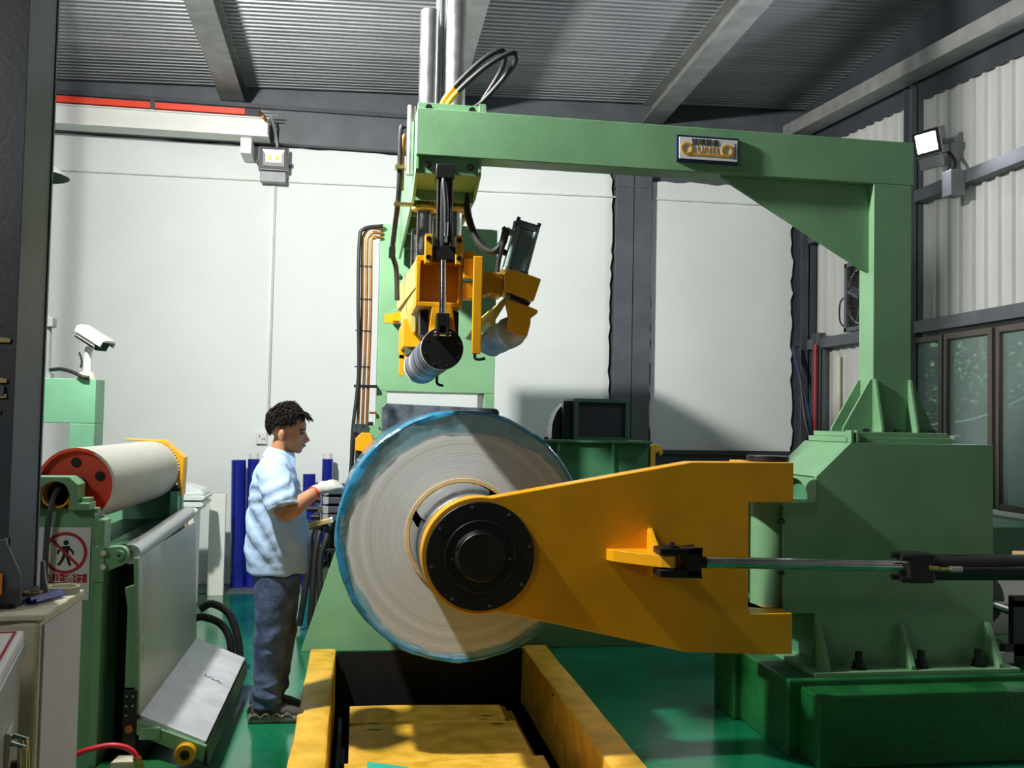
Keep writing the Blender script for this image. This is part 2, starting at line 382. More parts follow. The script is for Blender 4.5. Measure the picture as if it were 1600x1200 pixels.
# ceiling
def rz(x, y): return 4.80+.033*(x+1.373)+.045*(WY-y)
BX = [-5.4, -3.34, -1.26, .80, 2.96]
ce = B(); ce.add([V(x, y, rz(x, y)+.03) for x, y in ((-8, -4), (5, -4), (5, 9.7), (-8, 9.7))]+[V(x, y, rz(x, y)+.1) for x, y in ((-8, -4), (5, -4), (5, 9.7), (-8, 9.7))],
     [(0, 1, 2, 3), (7, 6, 5, 4), (0, 4, 5, 1), (1, 5, 6, 2), (2, 6, 7, 3), (3, 7, 4, 0)])
ceiling = struct(ce.build('ceiling', M['roof']))
edges = [-8]+BX+[4.72]
for i in range(len(edges)-1):
    x0, x1 = edges[i], edges[i+1]; b = B(); prof = []
    y = 9.55
    while y > (3.5 if i > 0 else 3.5):
        prof += [(y, 0), (y-.048, .002), (y-.053, -.011), (y-.064, -.011), (y-.069, 0)]; y -= .07
    k = len(prof)
    b.v = [V(x, p[0], rz(x, p[0])+p[1]) for x in (x0, x1) for p in prof]
    b.f = [(j, j+1, k+j+1, k+j) for j in range(k-1)]
    b.build('roof_sheet', M['roof'], ceiling)
for x in BX:
    b = B(); L_ = [(-.11, 0), (.11, 0), (.11, .012), (.006, .012), (.006, .185), (.11, .185), (.11, .2), (-.11, .2), (-.11, .185), (-.006, .185), (-.006, .012), (-.11, .012)]
    n = len(L_)
    for y in (WY+.04, -4):
        b.v += [V(x+p[0], y, rz(x, y)-.2+p[1]) for p in L_]
    b.f = [(i, (i+1) % n, n+(i+1) % n, n+i) for i in range(n)]+[tuple(range(n)), tuple(range(2*n-1, n-1, -1))]
    b.build('roof_beam', M['beamgrey'], ceiling)
# right wall: backing, cladding sheets, girts, eaves beam
WX = 4.68
wr = struct(B().box(WX+.05, WX+.16, 7.62, 9.8, -.1, 5.5).box(WX+.05, WX+.16, -4, 7.62, 2.36, 5.5).box(WX-.04, WX+.16, -4, 7.62, -.1, 1.02).build('wall_right', M['whitebox']))
def sheet(y0, y1, z0, z1):
    b = B(); prof = []; y = y1
    while y > y0+.01:
        prof += [(y, 0), (y-.105, 0), (y-.115, -.026), (y-.142, -.026), (y-.152, 0)]; y -= .155
    k = len(prof)
    b.v = [V(WX+p[1], p[0], z) for z in (z0, z1) for p in prof]; b.f = [(j, j+1, k+j+1, k+j) for j in range(k-1)]
    b.build('cladding_sheet', M['clad'], wr)
y = 9.5
while y > -3:
    y0 = y-.93
    sheet(y0, y, 2.42 if y < 7.7 else .2, 4.95); y = y0
for z in (3.5, 2.40):
    B().prism([(WX-.12, z), (WX-.02, z), (WX-.02, z+.012), (WX-.108, z+.012), (WX-.108, z+.09), (WX-.02, z+.09), (WX-.02, z+.10), (WX-.12, z+.10)], 'y', -4, 9.35).build('wall_girt', M['steelgrey'], wr)
b = B(); n = 4
for y, z in ((9.5, 4.66), (5.6, 4.42), (-4, 4.0)):
    b.v += [V(WX-.30, y, z), V(WX-.10, y, z), V(WX-.10, y, z+.13), V(WX-.30, y, z+.13)]
b.f = [(k*4+a, k*4+(a+1) % 4, k*4+4+(a+1) % 4, k*4+4+a) for k in range(2) for a in range(4)]+[(0, 1, 2, 3), (11, 10, 9, 8)]
b.build('eaves_beam', M['beamgrey'], wr)
b = B()
for y, z in ((9.5, 4.52), (5.6, 4.27), (-4, 3.85)):
    b.v += [V(WX-.045, y, z), V(WX-.03, y, z), V(WX-.03, y, z+.9), V(WX-.045, y, z+.9)]
b.f = [(k*4+a, k*4+(a+1) % 4, k*4+4+(a+1) % 4, k*4+4+a) for k in range(2) for a in range(4)]+[(0, 1, 2, 3), (11, 10, 9, 8)]
b.build('dark_strip', M['darksteel'], wr)  # plain dark strip along the top of the side wall
b = B(); hcol(b, WX-.14, WX-.03, 7.36, 7.48, 0, 4.5, .01); b.build('wall_post', M['steelgrey'], wr)
b = B(); hcol(b, WX-.16, WX-.06, 8.98, 9.08, 0, 2.55, .012); b.build('wall_post', M['steelgrey'], wr)
B().box(WX-.10, WX+.05, 2, 7.62, .99, 1.03).build('window_sill', M['whitebox'], wr, .004)
# windows
for i, (y0, y1) in enumerate(((6.99, 7.60), (6.38, 6.97), (5.2, 6.34))):
    t = .045; b = B(); z0, z1 = 1.03, 2.36; xa, xb = WX-.10, WX-.03
    b.box(xa, xb, y0, y0+t, z0, z1).box(xa, xb, y1-t, y1, z0, z1).box(xa, xb, y0+t, y1-t, z0, z0+t).box(xa, xb, y0+t, y1-t, z1-t, z1)
    wf = struct(b.build('window_%d' % (i+1), M['winframe'], bevel=.003))
    wf_pane = B().box(WX-.07, WX-.062, y0+t-.004, y1-t+.004, z0+t-.004, z1-t+.004); wf_pane.build('pane', M['glass'], wf)
# outside: ground and a tree seen through the dusty panes
struct(B().box(5.2, 14, -2, 16, -.4, -.3).build('floor_yard', M['plast']))
tr = thing('broadleaf_tree', (6.7, 9.3, -.3), 'leafy tree outside the dusty side windows', 'tree')
B().tube([(6.7, 9.3, -.3), (6.75, 9.25, .8), (6.65, 9.3, 1.7), (6.6, 9.3, 2.6)], .06, 8).build('trunk', M['bark'], tr, smooth=True)
b = B()
for k in range(700):
    cl = random.choice([(6.3, 8.5, 2.1), (6.3, 9.3, 2.05), (6.4, 10.0, 1.85), (6.6, 9.0, 2.5), (6.5, 9.7, 2.4)])
    p = Vector(cl)+V(random.gauss(0, .2), random.gauss(0, .25), random.gauss(0, .2))
    q = Quaternion(V(random.gauss(0, 1), random.gauss(0, 1), random.gauss(0, 1)).normalized(), random.uniform(0, 6))
    l = random.uniform(.05, .09)
    b.add([p+q @ V(0, 0, 0), p+q @ V(l*.35, l*.5, .008), p+q @ V(0, l, 0), p+q @ V(-l*.35, l*.5, .008)], [(0, 1, 2, 3)])
b.build('foliage', M['leaf'], tr, kind='stuff')
tag(B().tube([(5.9, 7.6, 1.95), (6.0, 8.6, 1.72), (6.2, 9.9, 1.64)], .012, 6).build('overhead_cable', M['whitebox']), 'thin pale cable strung outside the side windows', 'cable')
# ---------------- fixed fittings on the walls
rb = thing('crane_rail', (-2.5, 9.1, 4.3), 'white crane runway beam carried on the back wall', 'rail')
L_ = [(9.12, 4.28), (9.36, 4.28), (9.36, 4.30), (9.25, 4.30), (9.25, 4.49), (9.36, 4.49), (9.36, 4.51), (9.12, 4.51), (9.12, 4.49), (9.235, 4.49), (9.235, 4.30), (9.12, 4.30)]
B().box(-6.5, -.90, 9.14, 9.32, 4.225, 4.38).build('beam', M['whitebox'], rb, .004)
B().box(-6.5, -.89, 9.12, 9.34, 4.212, 4.225).box(-6.5, -.89, 9.12, 9.34, 4.38, 4.392).build('flange', M['whitebox'], rb)
B().box(-1.15, -1.05, 9.2, WY-.0, 4.065, 4.212).build('bracket', M['whitebox'], rb, .003)
br = thing('conductor_bar', (-2.5, 9.1, 4.52), 'orange-red conductor bar lying along the white crane rail', 'conductor bar')
B().box(-6.5, -1.10, 9.13, 9.17, 4.408, 4.468).build('bar', M['busred'], br, .006)
for x in (-2.95, -1.93): B().box(x-.02, x+.02, 9.115, 9.18, 4.392, 4.49).build('hanger', M['darksteel'], br)
B().box(-1.11, -.97, 9.11, 9.19, 4.392, 4.466).build('end_cap', M['black'], br, .004)
B().cyl((-1.0, 9.14, 4.45), (-.80, 9.14, 4.455), .006, n=8).cyl((-1.0, 9.14, 4.42), (-.81, 9.14, 4.425), .006, n=8).build('terminal_stud', M['alu'], br)
B().tube([(-.97, 9.12, 4.43), (-.94, 9.09, 4.39), (-.91, 9.11, 4.36)], .018, 8).build('copper_lead', M['copper'], br)
tag(B().tube([(-.88, 9.14, 4.42), (-.86, 9.2, 4.37), (-.84, 9.36, 4.28), (-.83, 9.38, 4.19)], .012, 8).build('lamp_cable', M['greyplastic'], smooth=True), 'grey cable dropping from the conductor bar to the unlit floodlight', 'cable')
def flood(name, loc, aim, s, lit, label):
    """LED floodlight: face towards local -Y"""
    t = thing(name, (0, 0, 0), label, 'floodlight')
    B().box(-.14*s, .14*s, -.03*s, .05*s, -.02*s, .21*s).build('housing', M['lampgrey'], t, .008*s)
    b = B()
    for (x0, x1, z0, z1) in ((-.13, .13, .178, .205), (-.13, .13, -.005, .022), (-.13, -.1, .022, .178), (.1, .13, .022, .178)):
        b.box(x0*s, x1*s, -.042*s, -.03*s, z0*s, z1*s)
    b.build('bezel', M['black'], t)
    b = B(); o_ = [(-.102, .02), (.102, .02), (.102, .18), (-.102, .18)]; i_ = [(-.075, .06), (.075, .06), (.075, .14), (-.075, .14)]
    b.add([V(x*s, -.036*s, z*s) for x, z in o_]+[V(x*s, -.031*s, z*s) for x, z in i_], [(k, (k+1) % 4, 4+(k+1) % 4, 4+k) for k in range(4)]+[(4, 5, 6, 7)])
    b.build('reflector', lit or M['led_off'], t)
    if not lit:
        for x in (-.035, .035): B().box((x-.018)*s, (x+.018)*s, -.036*s, -.031*s, .08*s, .125*s).build('led_chip', M['chip'], t)
    B().box(-.12*s, .12*s, -.02*s, .06*s, -.13*s, -.025*s).build('driver_box', M['lampgrey'], t, .006*s)
    b = B(); b.box(-.16*s, -.145*s, -.01*s, .10*s, .05*s, .09*s).box(.145*s, .16*s, -.01*s, .10*s, .05*s, .09*s).box(-.16*s, .16*s, .10*s, .112*s, .05*s, .09*s)
    b.build('mounting_yoke', M['darksteel'], t)
    t.location = loc; t.rotation_euler = (-Vector(aim)).to_track_quat('Y', 'Z').to_euler(); return t
flood('floodlight', (-.86, WY-.115, 3.98), (0, -1, 0), 1.0, None, 'unlit grey floodlight on the white back wall under the crane rail')
flood('floodlight', SIDE_POS, SIDE_AIM, .9, M['led_side'], 'lit floodlight glaring on the side wall girt')
B_ = B(); B_.box(4.44, 4.56, 6.66, 6.78, 3.40, 3.60); tag(B_.build('junction_box', M['lampgrey'], bevel=.005), 'grey junction box fixed on the girt below the lit floodlight', 'junction box')
tag(B().tube([(4.52, 6.84, 3.80), (4.55, 6.79, 3.72), (4.53, 6.74, 3.66), (4.50, 6.72, 3.60)], .015, 8).build('lamp_cable', M['rubber'], smooth=True), 'black cable looping behind the lit floodlight', 'cable')
fm = flood('floodlight', MAIN_POS, MAIN_AIM, 1.1, M['led_main'], 'floodlight clamped high on the near charcoal column')
b = B(); iv = fm.matrix_basis.inverted()
for p0, p1 in (((-1.70, 4.16, 4.16), (-1.70, 3.18, 4.16)), ((-1.70, 3.18, 4.16), (-1.28, 3.18, 4.16))):
    b.cyl(iv @ Vector(p0)+Vector(fm.location), iv @ Vector(p1)+Vector(fm.location), .02, n=10)
b.build('support_arm', M['darksteel'], fm)
tag(B().tube([(-6, WY-.015, 3.86), (-.9, WY-.015, 3.89), (2.5, WY-.015, 3.93), (4.45, WY-.015, 3.94)], .009, 8).build('wall_conduit', M['socket'], smooth=True), 'thin white conduit running level along the back wall', 'conduit')
cn = thing('drop_conduit', (-.85, WY-.02, 1.4), 'white conduit dropping from the unlit floodlight to the socket', 'conduit')
B().box(-.875, -.855, WY-.02, WY, 1.45, 3.84).build('trunking', M['socket'], cn)
B().box(-.845, -.835, WY-.014, WY, 1.45, 3.84).build('earth_wire', M['greyplastic'], cn)
so = thing('wall_socket', (-.895, WY-.03, 1.33), 'white wall socket on the back wall behind the worker', 'socket')
B().box(-.955, -.855, WY-.035, WY, 1.335, 1.45).build('plate', M['socket'], so, .006)
for x, z in ((-.925, 1.40), (-.895, 1.375), (-.88, 1.375)): B().box(x, x+.007, WY-.038, WY-.034, z, z+.02).build('pin_hole', M['black'], so)
ls = thing('pendant_shade', (-1.95, 6.0, 2.99), 'grey conical lamp shade peeking out behind the charcoal column', 'lamp')
B().lathe((-1.93, 6.0, 2.99), (0, 0, 1), [(.20, 0), (.115, .072), (.03, .09), (.028, .086), (.11, .066), (.194, 0)], 28).build('shade', M['lampgrey'], ls, smooth=True)
B().cyl((-1.93, 6.0, 3.07), (-1.93, 6.0, 4.86), .012, n=8).build('drop_rod', M['darksteel'], ls)
# fan with guard on the side wall and cables in the corner
fa = thing('exhaust_fan', (WX-.05, 8.25, 2.5), 'exhaust fan behind a wire guard on the corrugated side wall', 'fan')
b = B(); b.box(WX-.14, WX-.09, 7.95, 8.48, 2.51, 2.55).box(WX-.14, WX-.09, 7.95, 8.48, 3.12, 3.16).box(WX-.14, WX-.09, 8.44, 8.48, 2.51, 3.16).box(WX-.14, WX-.09, 7.95, 7.99, 2.51, 3.16)
b.build('frame', M['steelgrey'], fa)
B().box(WX-.10, WX-.035, 7.98, 8.45, 2.54, 3.13).build('shroud', M['black'], fa)
B().ring((WX-.12, 8.2, 2.83), (WX-.10, 8.2, 2.83), .27, .25, 32).build('rim', M['alu'], fa, smooth=True)
b = B()
for k in range(13): z = 2.56+k*.045; b.box(WX-.132, WX-.128, 7.98, 8.45, z, z+.004)
for k in range(11): y = 8.0+k*.042; b.box(WX-.132, WX-.128, y, y+.004, 2.54, 3.13)
b.build('wire_guard', M['black'], fa)
for k in range(4):
    m = Matrix.Translation((WX-.11, 8.2, 2.83)) @ Matrix.Rotation(k*PI/2+.4, 4, 'X') @ Matrix.Rotation(.5, 4, 'Z')
    B().box(-.006, .006, -.05, .05, .03, .23, m).build('blade', M['steelgrey'], fa)
B().tube([(WX-.1, 8.5, 2.86), (WX-.14, 8.55, 2.8), (WX-.14, 8.55, 2.62), (WX-.1, 8.5, 2.55)], .008, 6).build('cable', M['rubber'], fa)
tag(B().cyl((4.492, 8.955, .05), (4.492, 8.955, 2.43), .015, n=12).build('red_pipe', M['signred'], smooth=True), 'red upright pipe beside the corner post', 'pipe')
for k, (d, col, lb) in enumerate(((0, 'bluecable', 'dark blue cable sagging from the corner column to the floor'), (.05, 'rubber', 'black cable sagging behind the blue corner cable'))):
    tag(B().tube([(4.42-d, 9.2, 2.42), (4.36, 9.15, 2.38-d), (4.40, 9.1, 2.1), (4.48-d, 9.05, 1.7), (4.45, 8.95-d, 1.3), (4.40, 8.9, .9)], .016, 8).build('corner_cable', M[col], smooth=True), lb, 'cable')
tag(B().cyl((WX-.06, 8.72, .3), (WX-.06, 8.72, 2.3), .018, n=10).build('pale_conduit', M['offwhite'], smooth=True), 'cream upright conduit on the corrugated side wall', 'conduit')
# ================================================================ CONCRETE FOUNDATION AND DECOILER STAND
pl = thing('concrete_foundation', (2.9, 4.7, 0), 'dark green painted stepped concrete block under the decoiler stand', 'foundation')
def rough_box(x0, x1, y0, y1, z0, z1, n=10, a=.004):
    b = B(); b.box(x0, x1, y0, y1, z0, z1)
    return b
rough_box(2.165, 4.3, 4.25, 4.62, 0, .335).build('lower_step', M['plinthgreen'], pl, .012, seg=3)
rough_box(2.10, 4.3, 4.44, 5.35, 0, .368).build('upper_step', M['plinthgreen'], pl, .012, seg=3)
rough_box(2.06, 2.5, 5.02, 5.32, 0, .372).build('rear_step', M['plinthgreen'], pl, .012, seg=3)
st = thing('decoiler_stand', (2.8, 4.8, .37), 'mint green steel housing bolted on the stepped concrete foundation', 'machine stand')
FY = 4.6
poly = [(2.317, .385), (3.311, .385), (3.311, 1.522), (2.507, 1.522), (2.317, 1.345), (2.317, 1.215), (2.144, 1.215), (2.144, .655), (2.317, .655)]
B().prism(poly, 'y', FY, FY+.02).build('front_plate', M['green'], st, .002)
B().prism(poly, 'y', FY+.5, FY+.52).build('rear_plate', M['green'], st, .002)
b = B(); b.prism([(2.317, 1.345), (2.507, 1.522), (3.311, 1.522), (3.311, 1.502), (2.52, 1.502), (2.337, 1.335)], 'y', FY+.02, FY+.5)
b.build('top_skin', M['green'], st)
B().box(3.291, 3.311, FY+.02, FY+.5, .385, 1.502).build('side_plate', M['green'], st)
b = B(); b.prism([(FY+.02, 1.215)]+[(FY+.02, 1.338), (FY+.5, 1.338), (FY+.5, 1.215)]+[(FY+.43, 1.215)]+[(FY+.26+.17*math.cos(t), 1.215+.11*math.sin(t)) for t in [PI*i/12 for i in range(1, 12)]]+[(FY+.09, 1.215)], 'x', 2.317, 2.337)
b.build('arched_plate', M['green'], st)
B().box(2.36, 2.38, FY+.02, FY+.5, .385, 1.33).build('inner_web', M['dgreen'], st)
B().box(2.144, 2.36, FY+.02, FY+.5, 1.195, 1.215).box(2.144, 2.36, FY+.02, FY+.5, .655, .675).build('hinge_lug', M['green'], st)
B().cyl((2.135, FY+.14, .66), (2.135, FY+.14, 1.21), .10, n=32).build('pivot_tube', M['green'], st, smooth=True)
b = B()
for z in (.86, 1.12): b.cyl((2.14, FY-.002, z), (2.115, FY-.012, z), .012, n=8)
b.build('grease_nipple', M['black'], st)
B().box(2.25, 3.37, 4.47, 5.22, .368, .39).build('base_plate', M['green'], st, .003)
for x in (2.33, 2.785, 3.27):
    B().prism([(FY, .39), (FY, .60), (FY-.018, .60), (FY-.12, .41), (FY-.12, .39)], 'x', x-.012, x+.012).build('gusset', M['green'], st, .002)
    B().prism([(x-.05, .39), (x+.05, .39), (x+.012, .58), (x-.012, .58)], 'y', FY-.006, FY).build('gusset_web', M['green'], st)
for x in (2.52, 2.86, 3.18):
    b = B(); b.cyl((x, FY-.065, .39), (x, FY-.065, .425), .03, n=6).cyl((x, FY-.065, .425), (x, FY-.065, .475), .019, n=14)
    bo = b.build('anchor_bolt', M['black'], st); B().cyl((x, FY-.065, .388), (x, FY-.065, .394), .038, n=20).build('washer', M['black'], bo)
# ================================================================ GANTRY
ga = thing('gantry_frame', (2.8, 4.82, 1.52), 'mint green post and overhead beam standing on the decoiler stand', 'gantry')
GY = 4.75
B().box(2.50, 3.10, 4.64, 5.06, 1.523, 1.552).build('base_plate', M['green'], ga, .003)
B().box(2.52, 3.09, 4.66, 5.04, 1.553, 1.578).build('foot_plate', M['green'], ga, .003)
B().box(2.712, 2.932, GY, GY+.15, 1.578, 2.915).build('post', M['green'], ga, .004)
B().box(.254, 2.945, GY, GY+.15, 2.915, 3.152).build('beam', M['green'], ga, .004)
B().prism([(1.86, 2.915), (2.712, 2.915), (2.712, 2.44), (2.675, 2.455)], 'y', GY+.05, GY+.075).build('knee_brace', M['green'], ga, .002)
for x, s in ((2.722, -1), (2.922, 1)):
    B().prism([(x-.008, 1.578), (x+.008, 1.578), (x+.008, 1.86), (x-.008, 1.86)], 'y', GY-.004, GY).build('stiffener', M['green'], ga)
    B().prism([(GY, 1.578), (GY, 1.86), (GY-.015, 1.86), (GY-.085, 1.59), (GY-.085, 1.578)], 'x', x-.008, x+.008).build('gusset', M['green'], ga, .002)
for y in (GY+.005, GY+.13):
    B().prism([(2.712, 1.578), (2.712, 1.86), (2.70, 1.86), (2.545, 1.595), (2.545, 1.578)], 'y', y, y+.014).build('gusset', M['green'], ga, .002)
    B().prism([(2.932, 1.578), (2.932, 1.86), (2.944, 1.86), (3.07, 1.595), (3.07, 1.578)], 'y', y, y+.014).build('gusset', M['green'], ga, .002)
for x in (2.64, 2.82, 3.02):
    b = B(); bolt(b, (x, 4.69, 1.578), (0, 0, 1), .02, .014); b.build('bolt', M['black'], ga)
for x in (2.515, 2.545): B().box(x-.008, x+.008, 4.60, 4.66, 1.523, 1.585).build('adjuster_lug', M['green'], ga, .002)
b = B(); b.cyl((3.10, 4.67, 1.555), (3.13, 4.67, 1.555), .012, n=8); b.build('adjuster_bolt', M['chrome'], ga)
# bridge going back from the beam to the rear column
for x, nm in ((.2545, 'bridge_plate'), (.57, 'bridge_plate')):
    B().prism([(GY+.02, 3.14), (6.7, 3.14), (6.7, 2.715), (5.0, 2.76), (GY+.03, 2.83), (GY+.02, 2.85)], 'x', x, x+.016).build(nm, M['green'], ga, .002)
B().box(.27, .57, GY+.03, GY+.05, 2.83, 2.915).build('end_plate', M['green'], ga, .002)
for x in (.315, .53):
    b = B(); bolt(b, (x, GY+.03, 2.872), (0, -1, 0), .017, .012); b.build('bolt', M['black'], ga)
for y in (4.98, 5.38, 5.9, 6.4):
    B().box(.27, .57, y, y+.016, 2.74, 3.10).build('diaphragm', M['green'], ga)
B().box(.27, .57, GY+.16, 6.7, 3.10, 3.12).build('deck', M['green'], ga)
B().prism([(GY+.05, 2.838), (5.0, 2.79), (5.0, 2.80), (GY+.05, 2.85)], 'x', .27, .57).build('underside_plate', M['green'], ga)
B().box(.262, .60, GY+.06, GY+.13, 3.152, 3.20).build('top_bar', M['green'], ga, .002)
B().prism([(.57, 3.20), (.60, 3.20), (.605, 3.16), (.585, 3.15), (.57, 3.16)], 'y', GY+.02, GY+.06).build('hook_lug', M['green'], ga)
for x in (.315, .535):
    b = B(); b.cyl((x, GY+.055, 3.168), (x, GY+.035, 3.168), .017, n=14); b.build('plug', M['black'], ga)
# name plate on the beam
npm = B().box(1.598, 1.937, GY-.018, GY-.001, 2.962, 3.102).build('name_plate', M['navy'], ga, .003)
B().box(1.61, 1.93, GY-.021, GY-.018, 2.976, 3.090).build('panel', M['signwhite'], npm, .003)
for x in (1.652, 1.872): B().ring((x, GY-.0245, 3.03), (x, GY-.021, 3.03), .033, .021, 28).build('emblem_ring', M['gold'], npm, smooth=True)
B().box(1.655, 1.87, GY-.0235, GY-.021, 2.997, 3.009).build('emblem_bar', M['gold'], npm)
text('brand_letters', 'UAITI', .046, M['gold'], npm, at(1.764, GY-.022, 3.028), .001)
text('brand_characters', '铨琪装备', .038, M['signblack'], npm, at(1.752, GY-.022, 3.066), .001)
for k in range(7): B().box(1.912, 1.918, GY-.0225, GY-.021, 2.990+.012*k, 2.998+.012*k).build('side_mark', M['signblack'], npm)
# hoses looping over the beam end
for k, (P, lb) in enumerate((
    ([(.36, 4.93, 3.10), (.40, 4.86, 3.24), (.55, 4.78, 3.40), (.66, 4.76, 3.475), (.70, 4.80, 3.46), (.68, 4.9, 3.40), (.56, 5.0, 3.2), (.54, 5.02, 3.11)], 'black hydraulic hose arching highest over the beam end'),
    ([(.385, 4.91, 3.10), (.42, 4.84, 3.22), (.57, 4.74, 3.36), (.70, 4.70, 3.44), (.745, 4.72, 3.44), (.73, 4.80, 3.40), (.60, 4.92, 3.26), (.50, 4.95, 3.19), (.49, 4.96, 3.11)], 'black hydraulic hose arching furthest out over the beam end'))):
    h = thing('hydraulic_hose', P[0], lb, 'hose')
    B().tube(P, .0135, 10).build('hose', M['rubber'], h, smooth=True)
    q = catmull(P); B().tube(q[3:9], .0145, 10, smooth=False).build('yellow_sleeve', M['yellow'], h, smooth=True)
# ================================================================ PRESS ROLLER HEAD
ph = thing('press_roller_head', (.4, 5.2, 1.9), 'yellow press roller head hanging on chrome guide rods over the coil', 'press head')
RB = B
B().cyl((.336, 5.2, 2.40), (.336, 5.2, 3.30), .045, n=28).build('guide_rod', M['chrome'], ph, smooth=True)
B().cyl((.336, 5.2, 3.30), (.336, 5.2, 3.835), .052, n=28).build('guide_sleeve', M['alu'], ph, smooth=True)
B().cyl((.492, 5.2, 2.40), (.492, 5.2, 3.14), .045, n=28).build('guide_rod', M['chrome'], ph, smooth=True)
B().cyl((.483, 5.2, 3.14), (.478, 5.2, 4.75), .057, n=28).build('guide_sleeve', M['alu'], ph, smooth=True)
B().cyl((.335, 5.75, 2.40), (.335, 5.75, 3.4), .045, n=24).build('guide_rod', M['chrome'], ph, smooth=True)
B().cyl((.50, 5.75, 2.40), (.50, 5.75, 3.4), .045, n=24).build('guide_rod', M['chrome'], ph, smooth=True)
B().cyl((.40, 5.3, 3.12), (.395, 5.3, 4.6), .022, n=12).cyl((.43, 5.3, 3.12), (.425, 5.3, 4.6), .010, n=10).build('slim_rod', M['alu'], ph, smooth=True)
for x in (.336, .492): B().ring((x, 5.2, 2.735), (x, 5.2, 2.75), .075, .046, 28).build('rod_collar', M['paleyellow'], ph, smooth=True)
CY = 4.75
B().box(.27, .50, CY, 6.05, 2.385, 2.41).build('carriage_top', M['yellow'], ph, .003)
B().box(.27, .29, CY, 6.05, 2.18, 2.385).build('carriage_side', M['yellow'], ph, .003)
B().box(.482, .50, CY, 6.05, 2.18, 2.385).build('carriage_side', M['yellow'], ph, .003)
B().box(.27, .50, CY, 6.05, 2.157, 2.18).build('carriage_floor', M['yellow'], ph, .003)
B().box(.29, .482, CY+.12, CY+.135, 2.18, 2.385).build('inner_diaphragm', M['yellow'], ph)
B().prism([(.264, CY+.02), (.272, CY+.02), (.272, 5.8), (.218, 5.8)], 'z', 2.25, 2.388).build('side_skirt', M['paleyellow'], ph, .002)
B().hull([(.268, 4.80, 2.248), (.30, 4.80, 2.248), (.235, 5.75, 2.248), (.30, 5.75, 2.248), (.250, 5.75, 2.10), (.30, 5.75, 2.06), (.30, 5.25, 2.075), (.275, 5.25, 2.13)]).build('lower_skirt', M['paleyellow'], ph, .002)
B().box(.24, .50, CY+.6, 6.0, 2.0, 2.157).build('lower_beam', M['yellow'], ph, .003)
B().box(.20, .27, 5.9, 5.95, 2.2, 2.25).build('side_stop', M['yellow'], ph)
B().box(.15, .24, 5.95, 6.0, 2.19, 2.245).build('side_stop', M['yellow'], ph)
for x, s in ((.325, -1), (.475, 1)):
    ca = B().box(x-.018, x+.018, CY-.05, CY+.01, 2.365, 2.51).build('trunnion_plate', M['yellow'], ph, .003)
    for z in (2.395, 2.485):
        b = B(); b.ring((x, CY-.054, z), (x, CY-.05, z), .013, .006, 16).cyl((x, CY-.052, z), (x, CY-.048, z), .007, n=6); b.build('socket_bolt', M['black'], ca)
B().box(.345, .457, CY-.045, CY+.03, 2.385, 2.455).build('trunnion_block', M['black'], ph, .004)
b = B(); b.cyl((.398, CY-.01, 2.45), (.398, CY-.01, 2.84), .036, n=20).box(.352, .444, CY-.06, CY+.04, 2.79, 2.86); b.build('ram_cylinder', M['black'], ph, .004, True)
for x in (.365, .432): B().cyl((x, CY-.035, 2.45), (x, CY-.035, 2.8), .007, n=8).build('tie_rod', M['rubber'], ph)
b = B(); b.cyl((.405, CY-.058, 2.47), (.405, CY-.058, 2.50), .010, n=6).cyl((.405, CY-.058, 2.50), (.405, CY-.058, 2.57), .014, n=14)
b.build('hose_fitting', M['chrome'], ph, smooth=True)
B().tube([(.405, CY-.058, 2.56), (.402, CY-.06, 2.66), (.390, CY-.05, 2.78), (.385, CY-.01, 2.86)], .013, 10).build('ram_hose', M['rubber'], ph, smooth=True)
B().cyl((.397, CY-.03, 2.385), (.402, CY-.03, 2.11), .019, n=18).build('ram_rod', M['chrome'], ph, smooth=True)
b = B(); b.box(.37, .434, CY-.07, CY+.01, 2.055, 2.12).box(.37, .386, CY-.07, CY+.01, 2.00, 2.06).box(.418, .434, CY-.07, CY+.01, 2.00, 2.06); b.build('rod_clevis', M['black'], ph, .004)
B().cyl((.36, CY-.035, 2.02), (.444, CY-.035, 2.02), .013, n=14).build('clevis_pin', M['chrome'], ph)
B().prism([(.335, 2.0), (.35, 2.15), (.362, 2.165), (.44, 2.165), (.455, 2.15), (.475, 2.0), (.44, 1.99), (.435, 2.1), (.372, 2.1), (.368, 1.99)], 'y', CY+.0, CY+.03).build('swing_fork', M['yellow'], ph, .003)
B().box(.385, .42, CY-.01, CY+.03, 2.0, 2.06).build('fork_boss', M['yellow'], ph, .003)
B().prism([(.30, 2.15), (.345, 2.16), (.345, 2.02), (.305, 2.03)], 'y', CY+.14, CY+.30).build('slide_block', M['black'], ph, .004)
B().prism([(.46, 2.16), (.50, 2.15), (.50, 2.02), (.45, 2.02)], 'y', CY+.14, CY+.30).build('slide_block', M['black'], ph, .004)
# banded press roller
RC = (.404, 1.948)
B().cyl((RC[0], CY-.04, RC[1]), (RC[0], CY-.015, RC[1]), .104, n=48).build('roller_end_disc', M['black'], ph, .002, True)
for k in range(8):
    t = 2*PI*k/8+.3; b = B(); b.cyl((RC[0]+.088*math.cos(t), CY-.043, RC[1]+.088*math.sin(t)), (RC[0]+.088*math.cos(t), CY-.038, RC[1]+.088*math.sin(t)), .005, n=8); b.build('disc_screw', M['chrome'], ph)
B().ring((RC[0], CY-.015, RC[1]), (RC[0], CY+.012, RC[1]), .1055, .06, 48).build('roller_rim', M['whitebox'], ph, smooth=True)
RX_, RZ_ = -.040, -.038; y = CY+.012; bands = ['darksteel', 'darksteel', 'bluefilm2', 'darksteel', 'bluefilm2', 'rollgrey', 'bluefilm2', 'darksteel']
M['bluefilm2'] = pm('slate_blue_film_band', c(70, 92, 120), .35, 0, .12, 6)
def rp(y): u = (y-CY)/.85; return V(RC[0]+RX_*u, y, RC[1]+RZ_*u)
